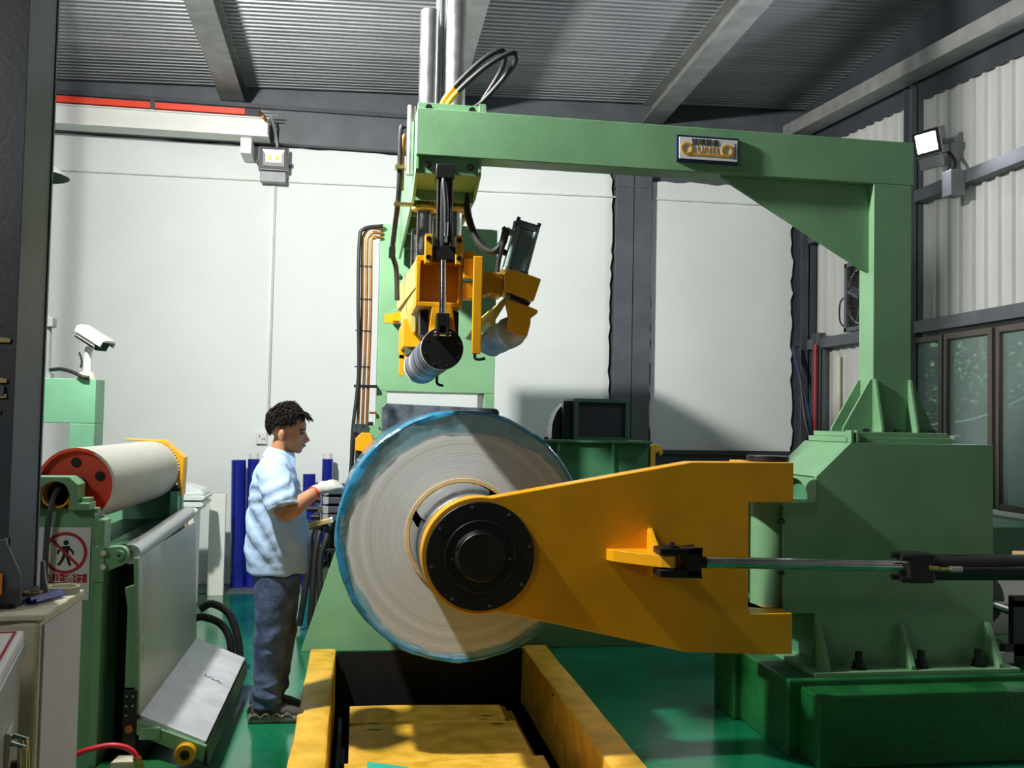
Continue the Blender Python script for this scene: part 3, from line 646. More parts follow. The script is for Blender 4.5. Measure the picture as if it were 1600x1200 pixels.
for k, nm in enumerate(bands):
    B().cyl(rp(y), rp(y+.098), .099, n=40).build('roller_band', M[nm], ph, smooth=True); y += .098
    B().ring(rp(y), rp(y+.008), .101, .05, 40).build('band_edge', M['greyplastic'], ph, smooth=True); y += .008
B().ring(rp(y), rp(y+.02), .104, .03, 40).build('roller_rim', M['whitebox'], ph, smooth=True)
B().box(.232, .262, 5.64, 5.67, 1.85, 2.12).box(.232, .36, 5.64, 5.67, 1.95, 1.975).build('roller_hanger', M['yellow'], ph, .002)
B().tube([(.43, 5.3, 1.87), (.43, 5.3, 1.80), (.46, 5.28, 1.785)], .008, 8).build('hook', M['black'], ph)
# right-hand side of the head: hook bar, gear housing, servo motor, cloth-covered roller
B().box(.548, .592, CY-.06, CY-.035, 1.925, 2.41).build('hook_bar', M['yellow'], ph, .003)
B().box(.50, .60, CY-.035, CY+.05, 2.30, 2.40).build('bar_bracket', M['yellow'], ph, .003)
B().box(.50, .585, CY-.02, CY+.06, 2.20, 2.28).build('bar_bracket', M['yellow'], ph, .003)
B().box(.50, .56, CY-.0, CY+.1, 2.40, 2.445).build('top_block', M['yellow'], ph, .003)
B().tube([(.565, CY-.05, 1.93), (.565, CY-.05, 1.905), (.585, CY-.055, 1.898), (.615, CY-.055, 1.905)], .008, 8).build('hook', M['black'], ph)
MY = 4.9
B().prism([(.59, 2.345), (.64, 2.36), (.72, 2.35), (.72, 2.24), (.66, 2.25), (.59, 2.23)], 'y', MY-.06, MY+.12).build('gear_arm', M['yellow'], ph, .003)
B().prism([(.722, 2.35), (.74, 2.375), (.845, 2.352), (.915, 2.33), (.878, 2.215), (.80, 2.235), (.722, 2.268)], 'y', MY-.075, MY+.16).build('gear_housing', M['yellow'], ph, .004)
B().prism([(.755, 2.25), (.865, 2.207), (.855, 2.192), (.755, 2.228)], 'y', MY-.06, MY+.14).build('gasket', M['black'], ph)
B().prism([(.64, 2.10), (.735, 2.235), (.755, 2.228), (.67, 2.085)], 'y', MY-.04, 5.85).build('roller_cheek', M['paleyellow'], ph, .003)
B().prism([(.735, 2.225), (.845, 2.195), (.905, 2.172), (.902, 2.155), (.868, 2.128), (.868, 2.10), (.858, 2.06), (.84, 2.035), (.79, 2.045), (.745, 2.075), (.755, 2.13)], 'y', MY-.05, MY+.0).build('roller_end_bracket', M['yellow'], ph, .003)
b = B(); cl = []
for k in range(22):
    y = MY-.0+k*.04; rings = []
    for j in range(28):
        t = 2*PI*j/28; r = .078+.004*math.sin(3*t+k*.8)+random.uniform(-.0025, .0025)+(-.012 if 0 < t < PI*.5 else 0)
        b.v.append(V(.785+r*1.05*math.cos(t), y, 2.065+r*math.sin(t)))
b.f = [(k*28+j, k*28+(j+1) % 28, (k+1)*28+(j+1) % 28, (k+1)*28+j) for k in range(21) for j in range(28)]+[tuple(range(28)), tuple(range(21*28, 22*28))]
b.build('cloth_covered_roller', M['cloth'], ph, smooth=True)
for k in range(9):
    b = B(); bolt(b, (.712-.004*k*0, MY+.0+k*.09, 2.175), (-.8, 0, .5), .008, .008); b.build('cheek_bolt', M['chrome'], ph)
sm = thing('servo_motor', (.80, MY+.03, 2.35), 'dark teal servo motor tilted on the yellow gear housing', 'motor')
mm = Matrix.Translation((.785, MY+.03, 2.362)) @ Matrix.Rotation(math.radians(14), 4, 'Y')
def oct_(r, ch): return [(r, r-ch), (r-ch, r), (-r+ch, r), (-r, r-ch), (-r, -r+ch), (-r+ch, -r), (r-ch, -r), (r, -r+ch)]
B().prism(oct_(.062, .014), 'z', .012, .235, mm).build('motor_body', M['motor'], sm, .003)
B().prism(oct_(.068, .012), 'z', 0, .014, mm).build('mounting_flange', M['motor'], sm, .002)
B().prism(oct_(.066, .016), 'z', .235, .275, mm).build('rear_cap', M['darksteel'], sm, .004)
for x in (-.045, .05):
    b = B(); b.cyl(mm @ V(x, -.06, .02), mm @ V(x, -.06, .235), .014, n=12); b.build('corner_rib', M['motor'], sm, smooth=True)
for p in ((-.056, -.056), (.056, -.056), (.056, .056), (-.056, .056)):
    b = B(); b.cyl(mm @ V(p[0], p[1], .27), mm @ V(p[0], p[1], .288), .01, n=8); b.build('cap_bolt', M['black'], sm)
for x in (-.03, .03, .058):
    b = B(); b.cyl(mm @ V(x, -.062, .0), mm @ V(x, -.062, .022), .008, n=8); b.build('flange_bolt', M['black'], sm)
b = B(); b.cyl(mm @ V(-.062, -.02, .20), mm @ V(-.10, -.025, .215), .016, n=14); b.build('connector', M['alu'], sm, smooth=True)
b = B(); b.cyl(mm @ V(-.062, .02, .10), mm @ V(-.09, .02, .11), .016, n=14); b.build('connector', M['black'], sm, smooth=True)
tag(B().tube([(.535, 5.0, 2.80), (.55, 4.98, 2.66), (.60, 4.95, 2.53), (.67, 4.92, 2.475), (.72, 4.91, 2.52), (.735, 4.90, 2.58)], .02, 12).build('motor_hose', M['rubber'], smooth=True), 'thick black conduit sagging from the bridge to the servo motor', 'hose')
tag(B().tube([(.70, 4.93, 2.37), (.705, 4.92, 2.43), (.72, 4.90, 2.50), (.74, 4.89, 2.57), (.725, 4.905, 2.60)], .013, 10).build('motor_cable', M['rubber'], smooth=True), 'short black cable looping beside the servo motor', 'cable')
# ================================================================ COIL
AX, AZ, CYF = .567, .985, 5.1
co = thing('aluminium_coil', (AX, CYF+.6, AZ-.665), 'large coil of grey metal strip wrapped in blue film', 'coil')
CW = 1.2
B().lathe((AX, CYF, AZ), (0, 1, 0), [(.30, 0), (.645, 0), (.652, .006), (.652, CW), (.30, CW)], 96, True).build('wound_strip', M['coilface'], co, smooth=True)
B().lathe((AX, CYF-.012, AZ), (0, 1, 0), [(.284, 0), (.303, 0), (.303, CW+.02), (.284, CW+.02)], 64, True).build('core_tube', M['card'], co, smooth=True)
def film(name, mat, prof_fn, n=160):
    b = B(); k = None
    for i in range(n):
        t = 2*PI*i/n; pr = prof_fn(t); k = len(pr)
        b.v += [V(AX+r*math.cos(t), CYF+d, AZ+r*math.sin(t)) for r, d in pr]
    b.f = [(i*k+j, ((i+1) % n)*k+j, ((i+1) % n)*k+j+1, i*k+j+1) for i in range(n) for j in range(k-1)]
    return b.build(name, mat, co, smooth=True)
def nz(t, f, p): return math.sin(f*t+p)+.6*math.sin(2.3*f*t+2*p)+.4*math.sin(4.1*f*t+p*.7)
film('film_wrap', M['wrap'], lambda t: [(.643-.022*max(0, math.sin((t-1.6)*1.25))*(1.6 < t < 4.1)+.0025*nz(t, 9, 1), -.012-.004*nz(t, 7, 2)), (.655+.002*nz(t, 11, 0), -.016), (.664+.0025*nz(t, 13, 3), -.008), (.667+.003*nz(t, 10, 2), .02), (.664, .3), (.664, CW-.05), (.655, CW+.01), (.60, CW+.012)])
def foldr(t):
    d = (math.degrees(t)) % 360
    w = .045
    if 35 < d < 172: w = .045+.055*math.sin(PI*(d-35)/137)**.8
    if 225 < d < 330: w = .045-.015
    return .648-w-.006*nz(t, 5, 1.3)-.003*nz(t, 19, .4)
film('film_fold', M['fold'], lambda t: [(foldr(t), -.004), (foldr(t)+.012, -.007-.002*nz(t, 8, 1)), (.63, -.008-.003*nz(t, 6, 2)), (.645, -.014)])
# ================================================================ SWING ARM AND MANDREL
ar = thing('swing_arm', (2.1, 4.56, .46), 'yellow swing arm carrying the coil mandrel in a black bearing', 'swing arm')
AY0, AY1 = 4.465, 4.59
HX, HZ = .580, .968
P = []
th1, th0 = math.radians(80), math.radians(-72); R = .272
for i in range(40):
    t = th1+(2*PI-(th1-th0))*i/39; P.append((HX+R*math.cos(t), HZ+R*math.sin(t)))
P += [(1.58, .505), (2.0, .486), (2.13, .486), (2.13, .684), (1.90, .684), (1.90, 1.224), (2.13, 1.224), (2.13, 1.421), (1.605, 1.416)]
B().prism(P, 'y', AY0, AY1).build('arm', M['yellow'], ar, .004)
for z0, z1 in ((.486, .684), (1.224, 1.421)):
    B().cyl((2.045, FY+.09, z0+.001), (2.045, FY+.09, z1-.001), .085, n=36).box(1.92, 2.045, AY1-.02, FY+.175, z0+.001, z1-.001).build('hinge_eye', M['yellow'], ar, .002, True)
B().cyl((2.055, FY+.0, 1.421), (2.055, FY+.0, 1.449), .105, n=36).build('pivot_cap', M['black'], ar, .003, True)
B().ring((HX, AY0-.03, HZ), (HX, AY0, HZ), .253, .10, 72).build('bearing_cover', M['black'], ar, .004, True)
for k in range(8):
    t = 2*PI*k/8+.2; b = B(); b.cyl((HX+.232*math.cos(t), AY0-.032, HZ+.232*math.sin(t)), (HX+.232*math.cos(t), AY0-.028, HZ+.232*math.sin(t)), .007, n=10); b.build('cover_screw', M['chrome'], ar)
B().ring((HX, AY0-.04, HZ), (HX, AY0-.02, HZ), .168, .158, 64).build('inner_flange', M['black'], ar, .002, True)
B().cyl((HX, AY0-.034, HZ), (HX, AY0-.01, HZ), .16, n=64).build('inner_disc', M['black'], ar, smooth=True)
B().lathe((HX, AY0-.034, HZ), (0, -1, 0), [(.125, 0), (.112, .026), (.108, .03), (.0, .03)], 64).build('hub_cap', M['black'], ar, smooth=True)
B().lathe((HX, AY0-.035, HZ), (0, -1, 0), [(.126, 0), (.113, .026), (.112, .024)], 40, a0=math.radians(15), a1=math.radians(165)).build('bright_hub_edge', M['chrome'], ar, smooth=True)
for sx in (-1, 1):
    b = B(); b.cyl((HX+sx*.135, AY0-.038, HZ-.01), (HX+sx*.135, AY0-.03, HZ-.01), .006, n=8); b.build('dowel', M['chrome'], ar)
# mandrel: segmented expanding drum between arm and coil
B().cyl((AX, AY1, AZ-.003), (AX, CYF+1.0, AZ), .235, n=56).build('mandrel_shaft', M['darksteel'], ar, smooth=True)
B().ring((AX, AY1, AZ-.006), (AX, AY1+.07, AZ-.006), .262, .2, 64).build('mandrel_collar', M['alu'], ar, .003, True)
for k in range(4):
    a0 = math.radians(90*k+28); a1 = a0+math.radians(80)
    B().lathe((AX, AY1+.10, AZ), (0, 1, 0), [(.236, 0), (.272, .01), (.281, .04), (.281, CYF-AY1+.5), (.236, CYF-AY1+.5)], 24, True, a0, a1).build('mandrel_segment', M['alu'], ar, smooth=True)
B().lathe((AX, AY1+.072, AZ), (0, 1, 0), [(.24, 0), (.255, 0), (.255, .022), (.24, .022)], 56, True).build('mandrel_groove', M['black'], ar, smooth=True)
# cylinder tongue on the arm
TY = AY0
B().prism([(1.185, TY), (1.40, TY), (1.47, TY-.22), (1.43, TY-.27), (1.38, TY-.24), (1.205, TY-.055)], 'z', .945, 1.00).build('tongue', M['yellow'], ar, .003)
B().prism([(TY, 1.0), (TY, 1.09), (TY-.02, 1.10), (TY-.16, 1.005), (TY-.16, 1.0)], 'x', 1.385, 1.405).build('tongue_rib', M['yellow'], ar, .002)
B().prism([(TY, .945), (TY, .87), (TY-.02, .865), (TY-.12, .94), (TY-.12, .945)], 'x', 1.385, 1.405).build('tongue_rib', M['yellow'], ar, .002)
# ================================================================ HYDRAULIC CYLINDER
hc = thing('hydraulic_cylinder', (2.3, 4.2, .88), 'chromed hydraulic cylinder stretching across the front of the decoiler', 'hydraulic cylinder')
YC, ZC = 4.25, .966
b = B(); b.box(1.365, 1.56, YC-.055, YC+.055, 1.005, 1.035).box(1.365, 1.56, YC-.055, YC+.055, .905, .938).box(1.49, 1.56, YC-.055, YC+.055, .905, 1.035)
b.build('rod_clevis', M['black'], hc, .005)
B().cyl((1.435, YC, .90), (1.435, YC, 1.042), .034, n=22).build('clevis_pin', M['black'], hc, smooth=True)
B().cyl((1.435, YC-.008, 1.042), (1.435, YC-.008, 1.058), .012, n=6).build('grease_nipple', M['black'], hc)
B().cyl((1.56, YC, ZC), (1.60, YC, ZC-.001), .027, n=20).build('rod_neck', M['black'], hc, smooth=True)
B().cyl((1.595, YC, ZC-.001), (2.62, YC, ZC-.022), .0265, n=28).build('piston_rod', M['chrome'], hc, smooth=True)
B().box(2.585, 2.72, YC-.06, YC+.06, .87, 1.008).build('gland', M['black'], hc, .012)
for sy in (-1, 1):
    for sz in (-1, 1):
        b = B(); b.cyl((2.55, YC+sy*.042, .939+sz*.052), (2.60, YC+sy*.042, .939+sz*.052), .015, n=10); b.build('gland_bolt', M['black'], hc, smooth=True)
B().cyl((2.72, YC, .938), (3.95, YC, .930), .062, n=32).build('barrel', M['black'], hc, smooth=True)
b = B(); b.cyl((2.68, YC-.062, .945), (2.72, YC-.085, .942), .012, n=10).cyl((2.72, YC-.085, .942), (2.79, YC-.088, .941), .010, n=6); b.build('port_fitting', M['brass'], hc, smooth=True)
B().cyl((2.77, YC-.088, .941), (2.83, YC-.088, .94), .015, n=14).build('hose_ferrule', M['alu'], hc, smooth=True)
B().tube([(2.83, YC-.088, .94), (3.1, YC-.09, .94), (3.4, YC-.10, .945), (3.9, YC-.08, .92)], .011, 8).build('hose', M['rubber'], hc, smooth=True)
tm = thing('timber_packing', (3.6, 4.42, .84), 'rough timber packing piece behind the cylinder barrel', 'timber')
B().box(3.33, 4.2, 4.36, 4.48, .87, .985).build('plank', M['wood'], tm, .004)
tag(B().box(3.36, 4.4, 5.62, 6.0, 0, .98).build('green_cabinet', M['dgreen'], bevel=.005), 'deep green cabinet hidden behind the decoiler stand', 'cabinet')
# ================================================================ BESIDE THE STAND (right edge)
rk = thing('roll_rack', (3.55, 4.8, .37), 'black rack with a shiny steel roll right beside the decoiler stand', 'rack')
B().box(3.42, 4.25, 4.66, 4.70, .40, .47).box(3.47, 3.55, 4.66, 4.70, .37, .70).box(3.47, 4.25, 4.66, 4.70, .66, .72).build('rack_frame', M['black'], rk, .004)
B().cyl((3.66, 5.20, .60), (3.66, 5.42, .60), .155, n=40).build('roll', M['blackgloss'], rk, smooth=True)
B().cyl((3.66, 5.20, .60), (3.66, 4.70, .585), .03, n=20).build('roll_shaft', M['chrome'], rk, smooth=True)
B().box(3.36, 3.46, 4.64, 4.655, .372, .43).build('label_board', M['signwhite'], rk)
tag(B().box(3.40, 4.4, 5.50, 5.53, 0, .80).build('white_board', M['whitebox']), 'white board standing behind the black roll rack', 'board')
# ================================================================ REAR DECOILER: base, column, pipes
re_ = thing('rear_decoiler', (.6, 6.95, 0), 'mint green rear decoiler column and base behind the coil', 'machine')
RY = 6.75
B().prism([(-.34, 0), (2.16, 0), (2.0, .14), (1.5, .75), (1.2, .98), (.05, .98), (-.12, .70)], 'y', RY, RY+.06).build('base_plate', M['green'], re_, .004)
B().box(-.30, 2.1, RY+.06, RY+.9, 0, .05).build('base_floor', M['green'], re_)
B().box(-.1, 1.3, RY+.06, RY+.8, .05, .95).build('base_box', M['green'], re_, .004)
B().box(.128, .955, RY, RY+.4, 1.79, 2.965).build('column', M['green'], re_, .005)
B().box(.128, .20, RY, RY+.4, .95, 1.79).build('column_leg', M['green'], re_, .004)
B().box(.885, .955, RY, RY+.4, .95, 1.79).build('column_leg', M['green'], re_, .004)
B().prism([(.165, 1.2), (.975, 1.2), (.975, 1.665), (.955, 1.685), (.19, 1.705), (.165, 1.675)], 'y', RY-.12, RY-.05).build('black_guard_plate', M['smear'], re_, .004)
B().cyl((AX, CYF+CW, AZ), (AX, RY, AZ), .235, n=40).build('spindle', M['darksteel'], re_, smooth=True)
B().box(.03, .17, RY-.04, RY+.05, 1.44, 1.52).box(.05, .15, RY-.03, RY+.04, 1.52, 1.55).build('valve_pad', M['green'], re_, .003)
B().box(.07, .11, RY-.03, RY+.01, 1.55, 1.575).build('limit_switch', M['black'], re_)
B().prism([(-.01, 1.38), (-.01, 1.46), (.03, 1.50), (.09, 1.50), (.11, 1.46), (.09, 1.36)], 'y', RY-.08, RY-.04).build('yellow_lug', M['yellow'], re_, .003)
B().box(.55, .75, RY+.1, RY+.2, 2.965, 3.0).build('lifting_pad', M['green'], re_)
b = B(); b.box(.225, .30, RY-.05, RY, 2.28, 2.36).box(.225, .36, RY-.07, RY, 2.26, 2.285); b.build('slide_bracket', M['green'], re_, .003)
for z in (2.46, 2.60, 2.32):
    b = B(); bolt(b, (.262, RY-(.05 if z < 2.4 else 0), z), (0, -1, 0), .018, .014); b.build('bolt', M['darksteel'], re_)
cp = thing('copper_pipe_run', (.02, 6.72, 1.2), 'bundle of copper pipes rising beside the rear column', 'pipes')
for k in range(3):
    d = .03*k
    B().tube([(-.0+d, 6.72, 1.15), (.005+d, 6.72, 1.6), (.012+d, 6.72, 2.3), (.004+d, 6.72, 2.80), (.012+d, 6.72, 2.87-.3*d), (.04+d*.8, 6.72, 2.915-d), (.08, 6.72, 2.925-d), (.14, 6.74, 2.925-d)], .011, 10).build('copper_pipe', M['copper'], cp, smooth=True)
B().tube([(-.03, 6.69, 1.1), (-.03, 6.69, 1.5), (.0, 6.69, 1.9), (-.015, 6.69, 2.4), (-.018, 6.69, 2.82), (.01, 6.69, 2.91), (.14, 6.72, 2.945)], .013, 10).build('black_hose', M['rubber'], cp, smooth=True)
for z in (2.65, 2.42, 2.2, 1.95): B().box(-.03, .075, 6.702, 6.708, z, z+.008).build('cable_tie', M['black'], cp)
B().box(-.03, .13, 6.70, 6.74, 1.81, 1.83).build('pipe_clamp', M['chrome'], cp)
B().box(.08, .13, 6.72, 6.74, 1.63, 1.645).build('pipe_clamp', M['copper'], cp)
for x in (-.02, .02, .05):
    b = B(); b.cyl((x, 6.69, 1.50), (x, 6.69, 1.56), .018, n=12); b.build('ferrule', M['chrome'], cp, smooth=True)
    B().tube([(x, 6.69, 1.5), (x-.01, 6.70, 1.3), (x-.02, 6.72, 1.1), (x, 6.8, .9)], .015, 8).build('pipe_tail', M['rubber'], cp, smooth=True)
vh = thing('vertical_hose_run', (.17, 5.6, 2.3), 'grey hose run clipped on the outside of the gantry bridge', 'hose')
B().tube([(.245, 5.0, 3.13), (.20, 5.0, 3.125), (.185, 5.0, 3.09), (.185, 5.05, 2.8), (.17, 5.2, 2.6), (.165, 5.25, 2.5), (.19, 5.3, 2.42), (.20, 5.3, 2.25)], .014, 10).build('hose', M['rubber'], vh, smooth=True)
B().tube([(.245, 5.0, 3.08), (.21, 5.0, 3.08), (.20, 5.0, 3.05), (.20, 5.05, 2.8)], .010, 8).build('copper_line', M['copper'], vh, smooth=True)
B().box(.16, .255, 4.98, 5.02, 2.90, 2.92).box(.16, .255, 5.03, 5.07, 2.72, 2.735).build('clip', M['brass'], vh)
B().box(.145, .18, 5.2, 5.25, 2.47, 2.53).build('joint', M['black'], vh, .003)
# spare steel upright at bridge left
tag(B().cyl((.235, 4.95, 2.86), (.235, 4.95, 3.22), .022, n=16).build('stub_pipe', M['alu'], smooth=True), 'short steel pipe stub on the end of the gantry beam', 'pipe')
# green box with blower
gb = thing('rear_machine_bed', (1.95, 7.8, 0), 'deep green ribbed machine bed behind the coil', 'machine')
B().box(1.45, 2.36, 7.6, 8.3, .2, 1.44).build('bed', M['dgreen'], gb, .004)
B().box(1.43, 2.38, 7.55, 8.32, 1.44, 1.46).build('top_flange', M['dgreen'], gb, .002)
for x in (1.6, 2.05): B().prism([(7.6, .4), (7.6, 1.44), (7.555, 1.44), (7.555, .5)], 'x', x-.012, x+.012).build('rib', M['dgreen'], gb)
B().prism([(2.38, 1.0), (2.42, 1.0), (2.42, 1.36), (2.45, 1.38), (2.47, 1.34), (2.485, 1.37), (2.47, 1.42), (2.42, 1.44), (2.38, 1.42)], 'y', 7.6, 7.66).build('hook_plate', M['yolk'], gb, .003)
B().box(1.50, 1.53, 7.65, 7.70, 1.46, 1.48).build('stud', M['black'], gb)
bl = thing('blower', (1.9, 7.85, 1.46), 'dark blower with square filter box on the ribbed machine bed', 'blower')
b = B(); b.box(1.76, 2.22, 7.70, 7.74, 1.46, 1.485).box(1.76, 2.22, 7.70, 7.74, 1.77, 1.80).box(1.76, 1.79, 7.70, 7.74, 1.485, 1.77).box(2.19, 2.22, 7.70, 7.74, 1.485, 1.77); b.build('filter_frame', M['blowergreen'], bl, .003)
B().box(1.76, 2.22, 7.74, 8.1, 1.46, 1.80).build('filter_box', M['blowergreen'], bl, .003)
B().box(1.79, 2.19, 7.715, 7.725, 1.485, 1.77).build('filter_mesh', M['mesh'], bl)
b = B(); b.prism([(1.78, 1.46), (1.60, 1.46)]+[(1.78-.18*math.cos(t), 1.52+.26*math.sin(t)) for t in [PI/2*i/10 for i in range(0, 10)]]+[(1.72, 1.78), (1.78, 1.78)], 'y', 7.85, 8.05); b.build('fan_scroll', M['blackgloss'], bl, .006)
B().box(1.68, 1.77, 7.78, 7.85, 1.46, 1.78).build('inlet_duct', M['blackgloss'], bl, .004)
# valve manifold behind the worker
vm = thing('valve_manifold', (-.22, 7.6, 0), 'stack of black hydraulic valves with hoses on a pale cabinet', 'valve block')
B().box(-.31, -.02, 7.5, 7.9, .02, .46).build('pale_cabinet', M['offwhite'], vm, .006)
B().box(-.22, -.03, 7.55, 7.75, .46, 1.06).build('manifold_block', M['black'], vm, .004)
for k, z in enumerate((1.04, .97, .90, .84)):
    v = B().box(-.28+.03*(k % 2), -.05, 7.46, 7.56, z-.024, z+.024).build('valve', M['darksteel'], vm, .004)
    B().cyl((-.36+.03*(k % 2), 7.51, z), (-.26, 7.51, z), .022, n=16).build('solenoid', M['black'], v, smooth=True)
    B().box(-.24, -.20, 7.45, 7.57, z-.027, z+.027).build('joint', M['greyplastic'], v)
for k, x in enumerate((-.33, -.27, -.21)):
    B().tube([(x+.03, 7.48, .80), (x, 7.44, .68), (x-.02*k, 7.42, .52), (x-.03, 7.40, .25), (x-.06+.02*k, 7.42, .04)], .024, 10).build('hose', M['rubber'], vm, smooth=True)
    b = B(); b.cyl((x+.03, 7.48, .80), (x+.01, 7.45, .72), .02, n=12); b.build('ferrule', M['chrome'], vm, smooth=True)
for k in range(5):
    B().tube([(-.22+.03*k, 7.5, .46), (-.23+.035*k, 7.45, .56), (-.18+.03*k, 7.43, .60), (-.12+.02*k, 7.44, .50)], .010, 8).build('wire', M['rubber'], vm)
# film rolls standing against the back wall
def frol(x, h, r, core, lean, label, y=9.33):
    t = thing('film_roll', (x, y, 0.007), label, 'film roll', 'blue film rolls along the back wall')
    m = lambda q: V(x+lean*q, y+.10*q/h*0, q)
    B().cyl(m(.007), m(h), r, n=28).build('film', M['bluefilm'], t, .004, True)
    if core: B().cyl(m(h), m(h+.05), r*.82, n=24).build('core', M['socket'], t, smooth=True)
    return t
frol(-1.066, 1.19, .067, False, -.02, 'blue film roll standing furthest from the coil, without a core end')
frol(-.945, 1.20, .055, True, -.005, 'blue film roll with white core just behind the worker\'s back')
frol(-.425, 1.065, .06, False, -.012, 'shorter blue film roll behind the gloved hands, without a core end')
frol(-.262, 1.21, .052, True, -.006, 'tall blue film roll with white core beside the valve manifold')
frol(-.13, .98, .055, False, 0, 'blue film roll half hidden by the rim of the coil')
# white sheets
ws = thing('foam_sheet_stack', (-1.38, 8.3, 0), 'folded white foam sheets stacked on a white box', 'sheet stack')
B().box(-1.55, -1.31, 8.25, 8.6, 0, .80).build('box', M['whitebox'], ws, .006)
for k, (z, x1) in enumerate(((.80, -1.27), (.845, -1.23), (.90, -1.22))):
    B().prism([(-1.65, z), (x1-.02, z), (x1, z+.012), (x1, z+.028), (x1-.02, z+.04), (-1.65, z+.042)], 'y', 8.2, 8.65).build('sheet', M['white'], ws, .006)
B().prism([(-1.65, .942), (-1.23, .942), (-1.26, .985), (-1.38, 1.02), (-1.65, 1.03)], 'y', 8.25, 8.6).build('sheet', M['white'], ws, .01)
tag(B().box(-1.28, -1.14, 8.9, 8.95, .0, .9).build('white_board', M['whitebox'], bevel=.004), 'narrow white board leaning near the first blue film roll', 'board')
tag(B().box(-1.34, -1.30, 7.9, 7.95, 0, .8).build('timber_post', M['wood'], bevel=.002), 'thin timber post beside the white foam sheets', 'timber')
tag(B().box(-1.27, -1.18, 7.6, 7.7, 0, .02).build('timber_offcut', M['wood']), 'small timber offcut lying on the green floor', 'timber')
# ================================================================ COIL CAR IN THE PIT
cc = thing('coil_car', (.5, 5.2, -.62), 'yellow coil car with scuffed deck plates down in the pit', 'coil car')
B().box(.02, 1.0, 3.6, 6.28, -.5, -.26).build('chassis', M['yolk'], cc, .006)
B().prism([(.0, 5.92), (.0, 6.27), (.30, 6.27), (.96, 6.22), (.96, 5.92)], 'z', -.26, -.235).build('deck_plate', M['yolk'], cc, .003)
B().prism([(.03, 5.72), (.06, 5.82), (.55, 5.88), (.90, 5.95), (.94, 5.8), (.98, 5.72)], 'z', -.235, -.215).build('deck_plate', M['yolk'], cc, .003)
B().prism([(.0, 4.95), (.0, 5.74), (.12, 5.75), (.15, 5.73), (.80, 5.76), (.86, 5.74), (.98, 5.76), (.98, 4.95)], 'z', -.225, -.195).build('deck_plate', M['yolk'], cc, .003)
B().prism([(-.02, 4.2), (-.02, 5.04), (.50, 5.03), (1.02, 5.06), (1.02, 4.2)], 'z', -.215, -.165).build('deck_plate', M['yolk'], cc, .003)
for x, y in ((.14, 5.66), (.13, 5.78), (.86, 5.70), (.82, 5.86)):
    B().prism([(x-.04, y), (x-.01, y+.012), (x+.05, y-.004), (x+.02, y-.014)], 'z', -.1945, -.1935).build('torn_mark', M['black'], cc)
B().box(1.02, 1.05, 3.6, 6.3, -.42, -.30).build('side_rail', M['yolk'], cc)
for i, x in enumerate((-.06, 1.10)):
    tag(B().box(x-.012, x+.012, 1.25, 6.58, -.62, -.40).box(x-.035, x+.035, 1.25, 6.58, -.62, -.60).build('pit_rail', M['darksteel']), ('steel rail in the pit beside the worker\'s curb', 'steel rail in the pit on the decoiler stand side')[i], 'rail')
tag(B().prism([(.09, 4.85), (.095, 5.03), (.30, 4.93), (.30, 4.7), (.1, 4.7)], 'z', -.163, -.155).build('turquoise_plate', M['turq'], bevel=.002), 'turquoise plate lying on the near end of the coil car', 'plate')
# ================================================================ LEFT MACHINE
lm = thing('film_applicator', (-1.2, 5.0, 0), 'green roll stand with grey roll, steel apron and hinged tray', 'machine')
LY = 4.35
B().box(-1.42, -1.085, LY, LY+.05, 0, 1.19).build('side_frame', M['green'], lm, .004)
B().box(-1.085, -1.05, LY-.02, LY+.09, 0, 1.14).build('frame_edge', M['green'], lm, .004)
B().box(-1.085, -1.055, LY+.09, LY+.30, .05, 1.0).build('frame_return', M['green'], lm, .003)
arch = [(-1.40, 1.19), (-1.40, 1.30), (-1.37, 1.325), (-1.19, 1.325), (-1.152, 1.293), (-1.152, 1.215), (-1.105, 1.215), (-1.105, 1.185), (-1.185, 1.185), (-1.185, 1.25)]+[(-1.245+.06*math.cos(t), 1.25+.055*math.sin(t)) for t in [PI*i/10 for i in range(1, 11)]]+[(-1.305, 1.19)]
B().prism(arch, 'y', LY-.06, LY+.05).build('bearing_housing', M['green'], lm, .003)
b = B(); b.lathe((-1.245, LY-.04, 1.25), (0, 1, 0), [(.052, 0), (.06, 0), (.06, .09), (.052, .09)], 20, True); b.box(-1.193, -1.185, LY-.04, LY+.05, 1.185, 1.25); b.build('yellow_liner', M['yellow'], lm, smooth=True)
B().cyl((-1.245, LY+.02, 1.25), (-1.245, LY+.06, 1.25), .058, n=24).box(-1.30, -1.19, LY+.02, LY+.04, 1.19, 1.25).build('dark_bore', M['black'], lm)
B().tube([(-1.275, LY-.05, .85), (-1.27, LY-.05, 1.1), (-1.255, LY-.05, 1.22), (-1.245, LY-.02, 1.265), (-1.235, LY+.02, 1.275)], .012, 8).build('cable', M['darksteel'], lm, smooth=True)
B().box(-1.16, -1.11, LY-.03, LY+.03, 1.215, 1.235).build('bolt_pad', M['green'], lm, .002)
b = B(); bolt(b, (-1.09, LY-.02, 1.16), (1, 0, 0), .014, .03); b.build('bolt', M['chrome'], lm)
rx, rzz, rr = -1.205, 1.277, .165
rd = V(.038, 1.36, 0)
B().lathe((rx, LY+.10, rzz), rd, [(rr-.012, 0), (rr, 0), (rr, 1.36), (rr-.012, 1.36)], 64, True).build('roll_shell', M['rollgrey'], lm, smooth=True)
B().lathe((rx, LY+.098, rzz), (0, 1, 0), [(rr-.014, 0), (rr-.001, 0), (rr-.012, .05), (rr-.02, .05)], 64, True).build('roll_rim', M['red'], lm, smooth=True)
B().cyl((rx, LY+.135, rzz), (rx, LY+.15, rzz), rr-.012, n=56).build('roll_end_plate', M['red'], lm, smooth=True)
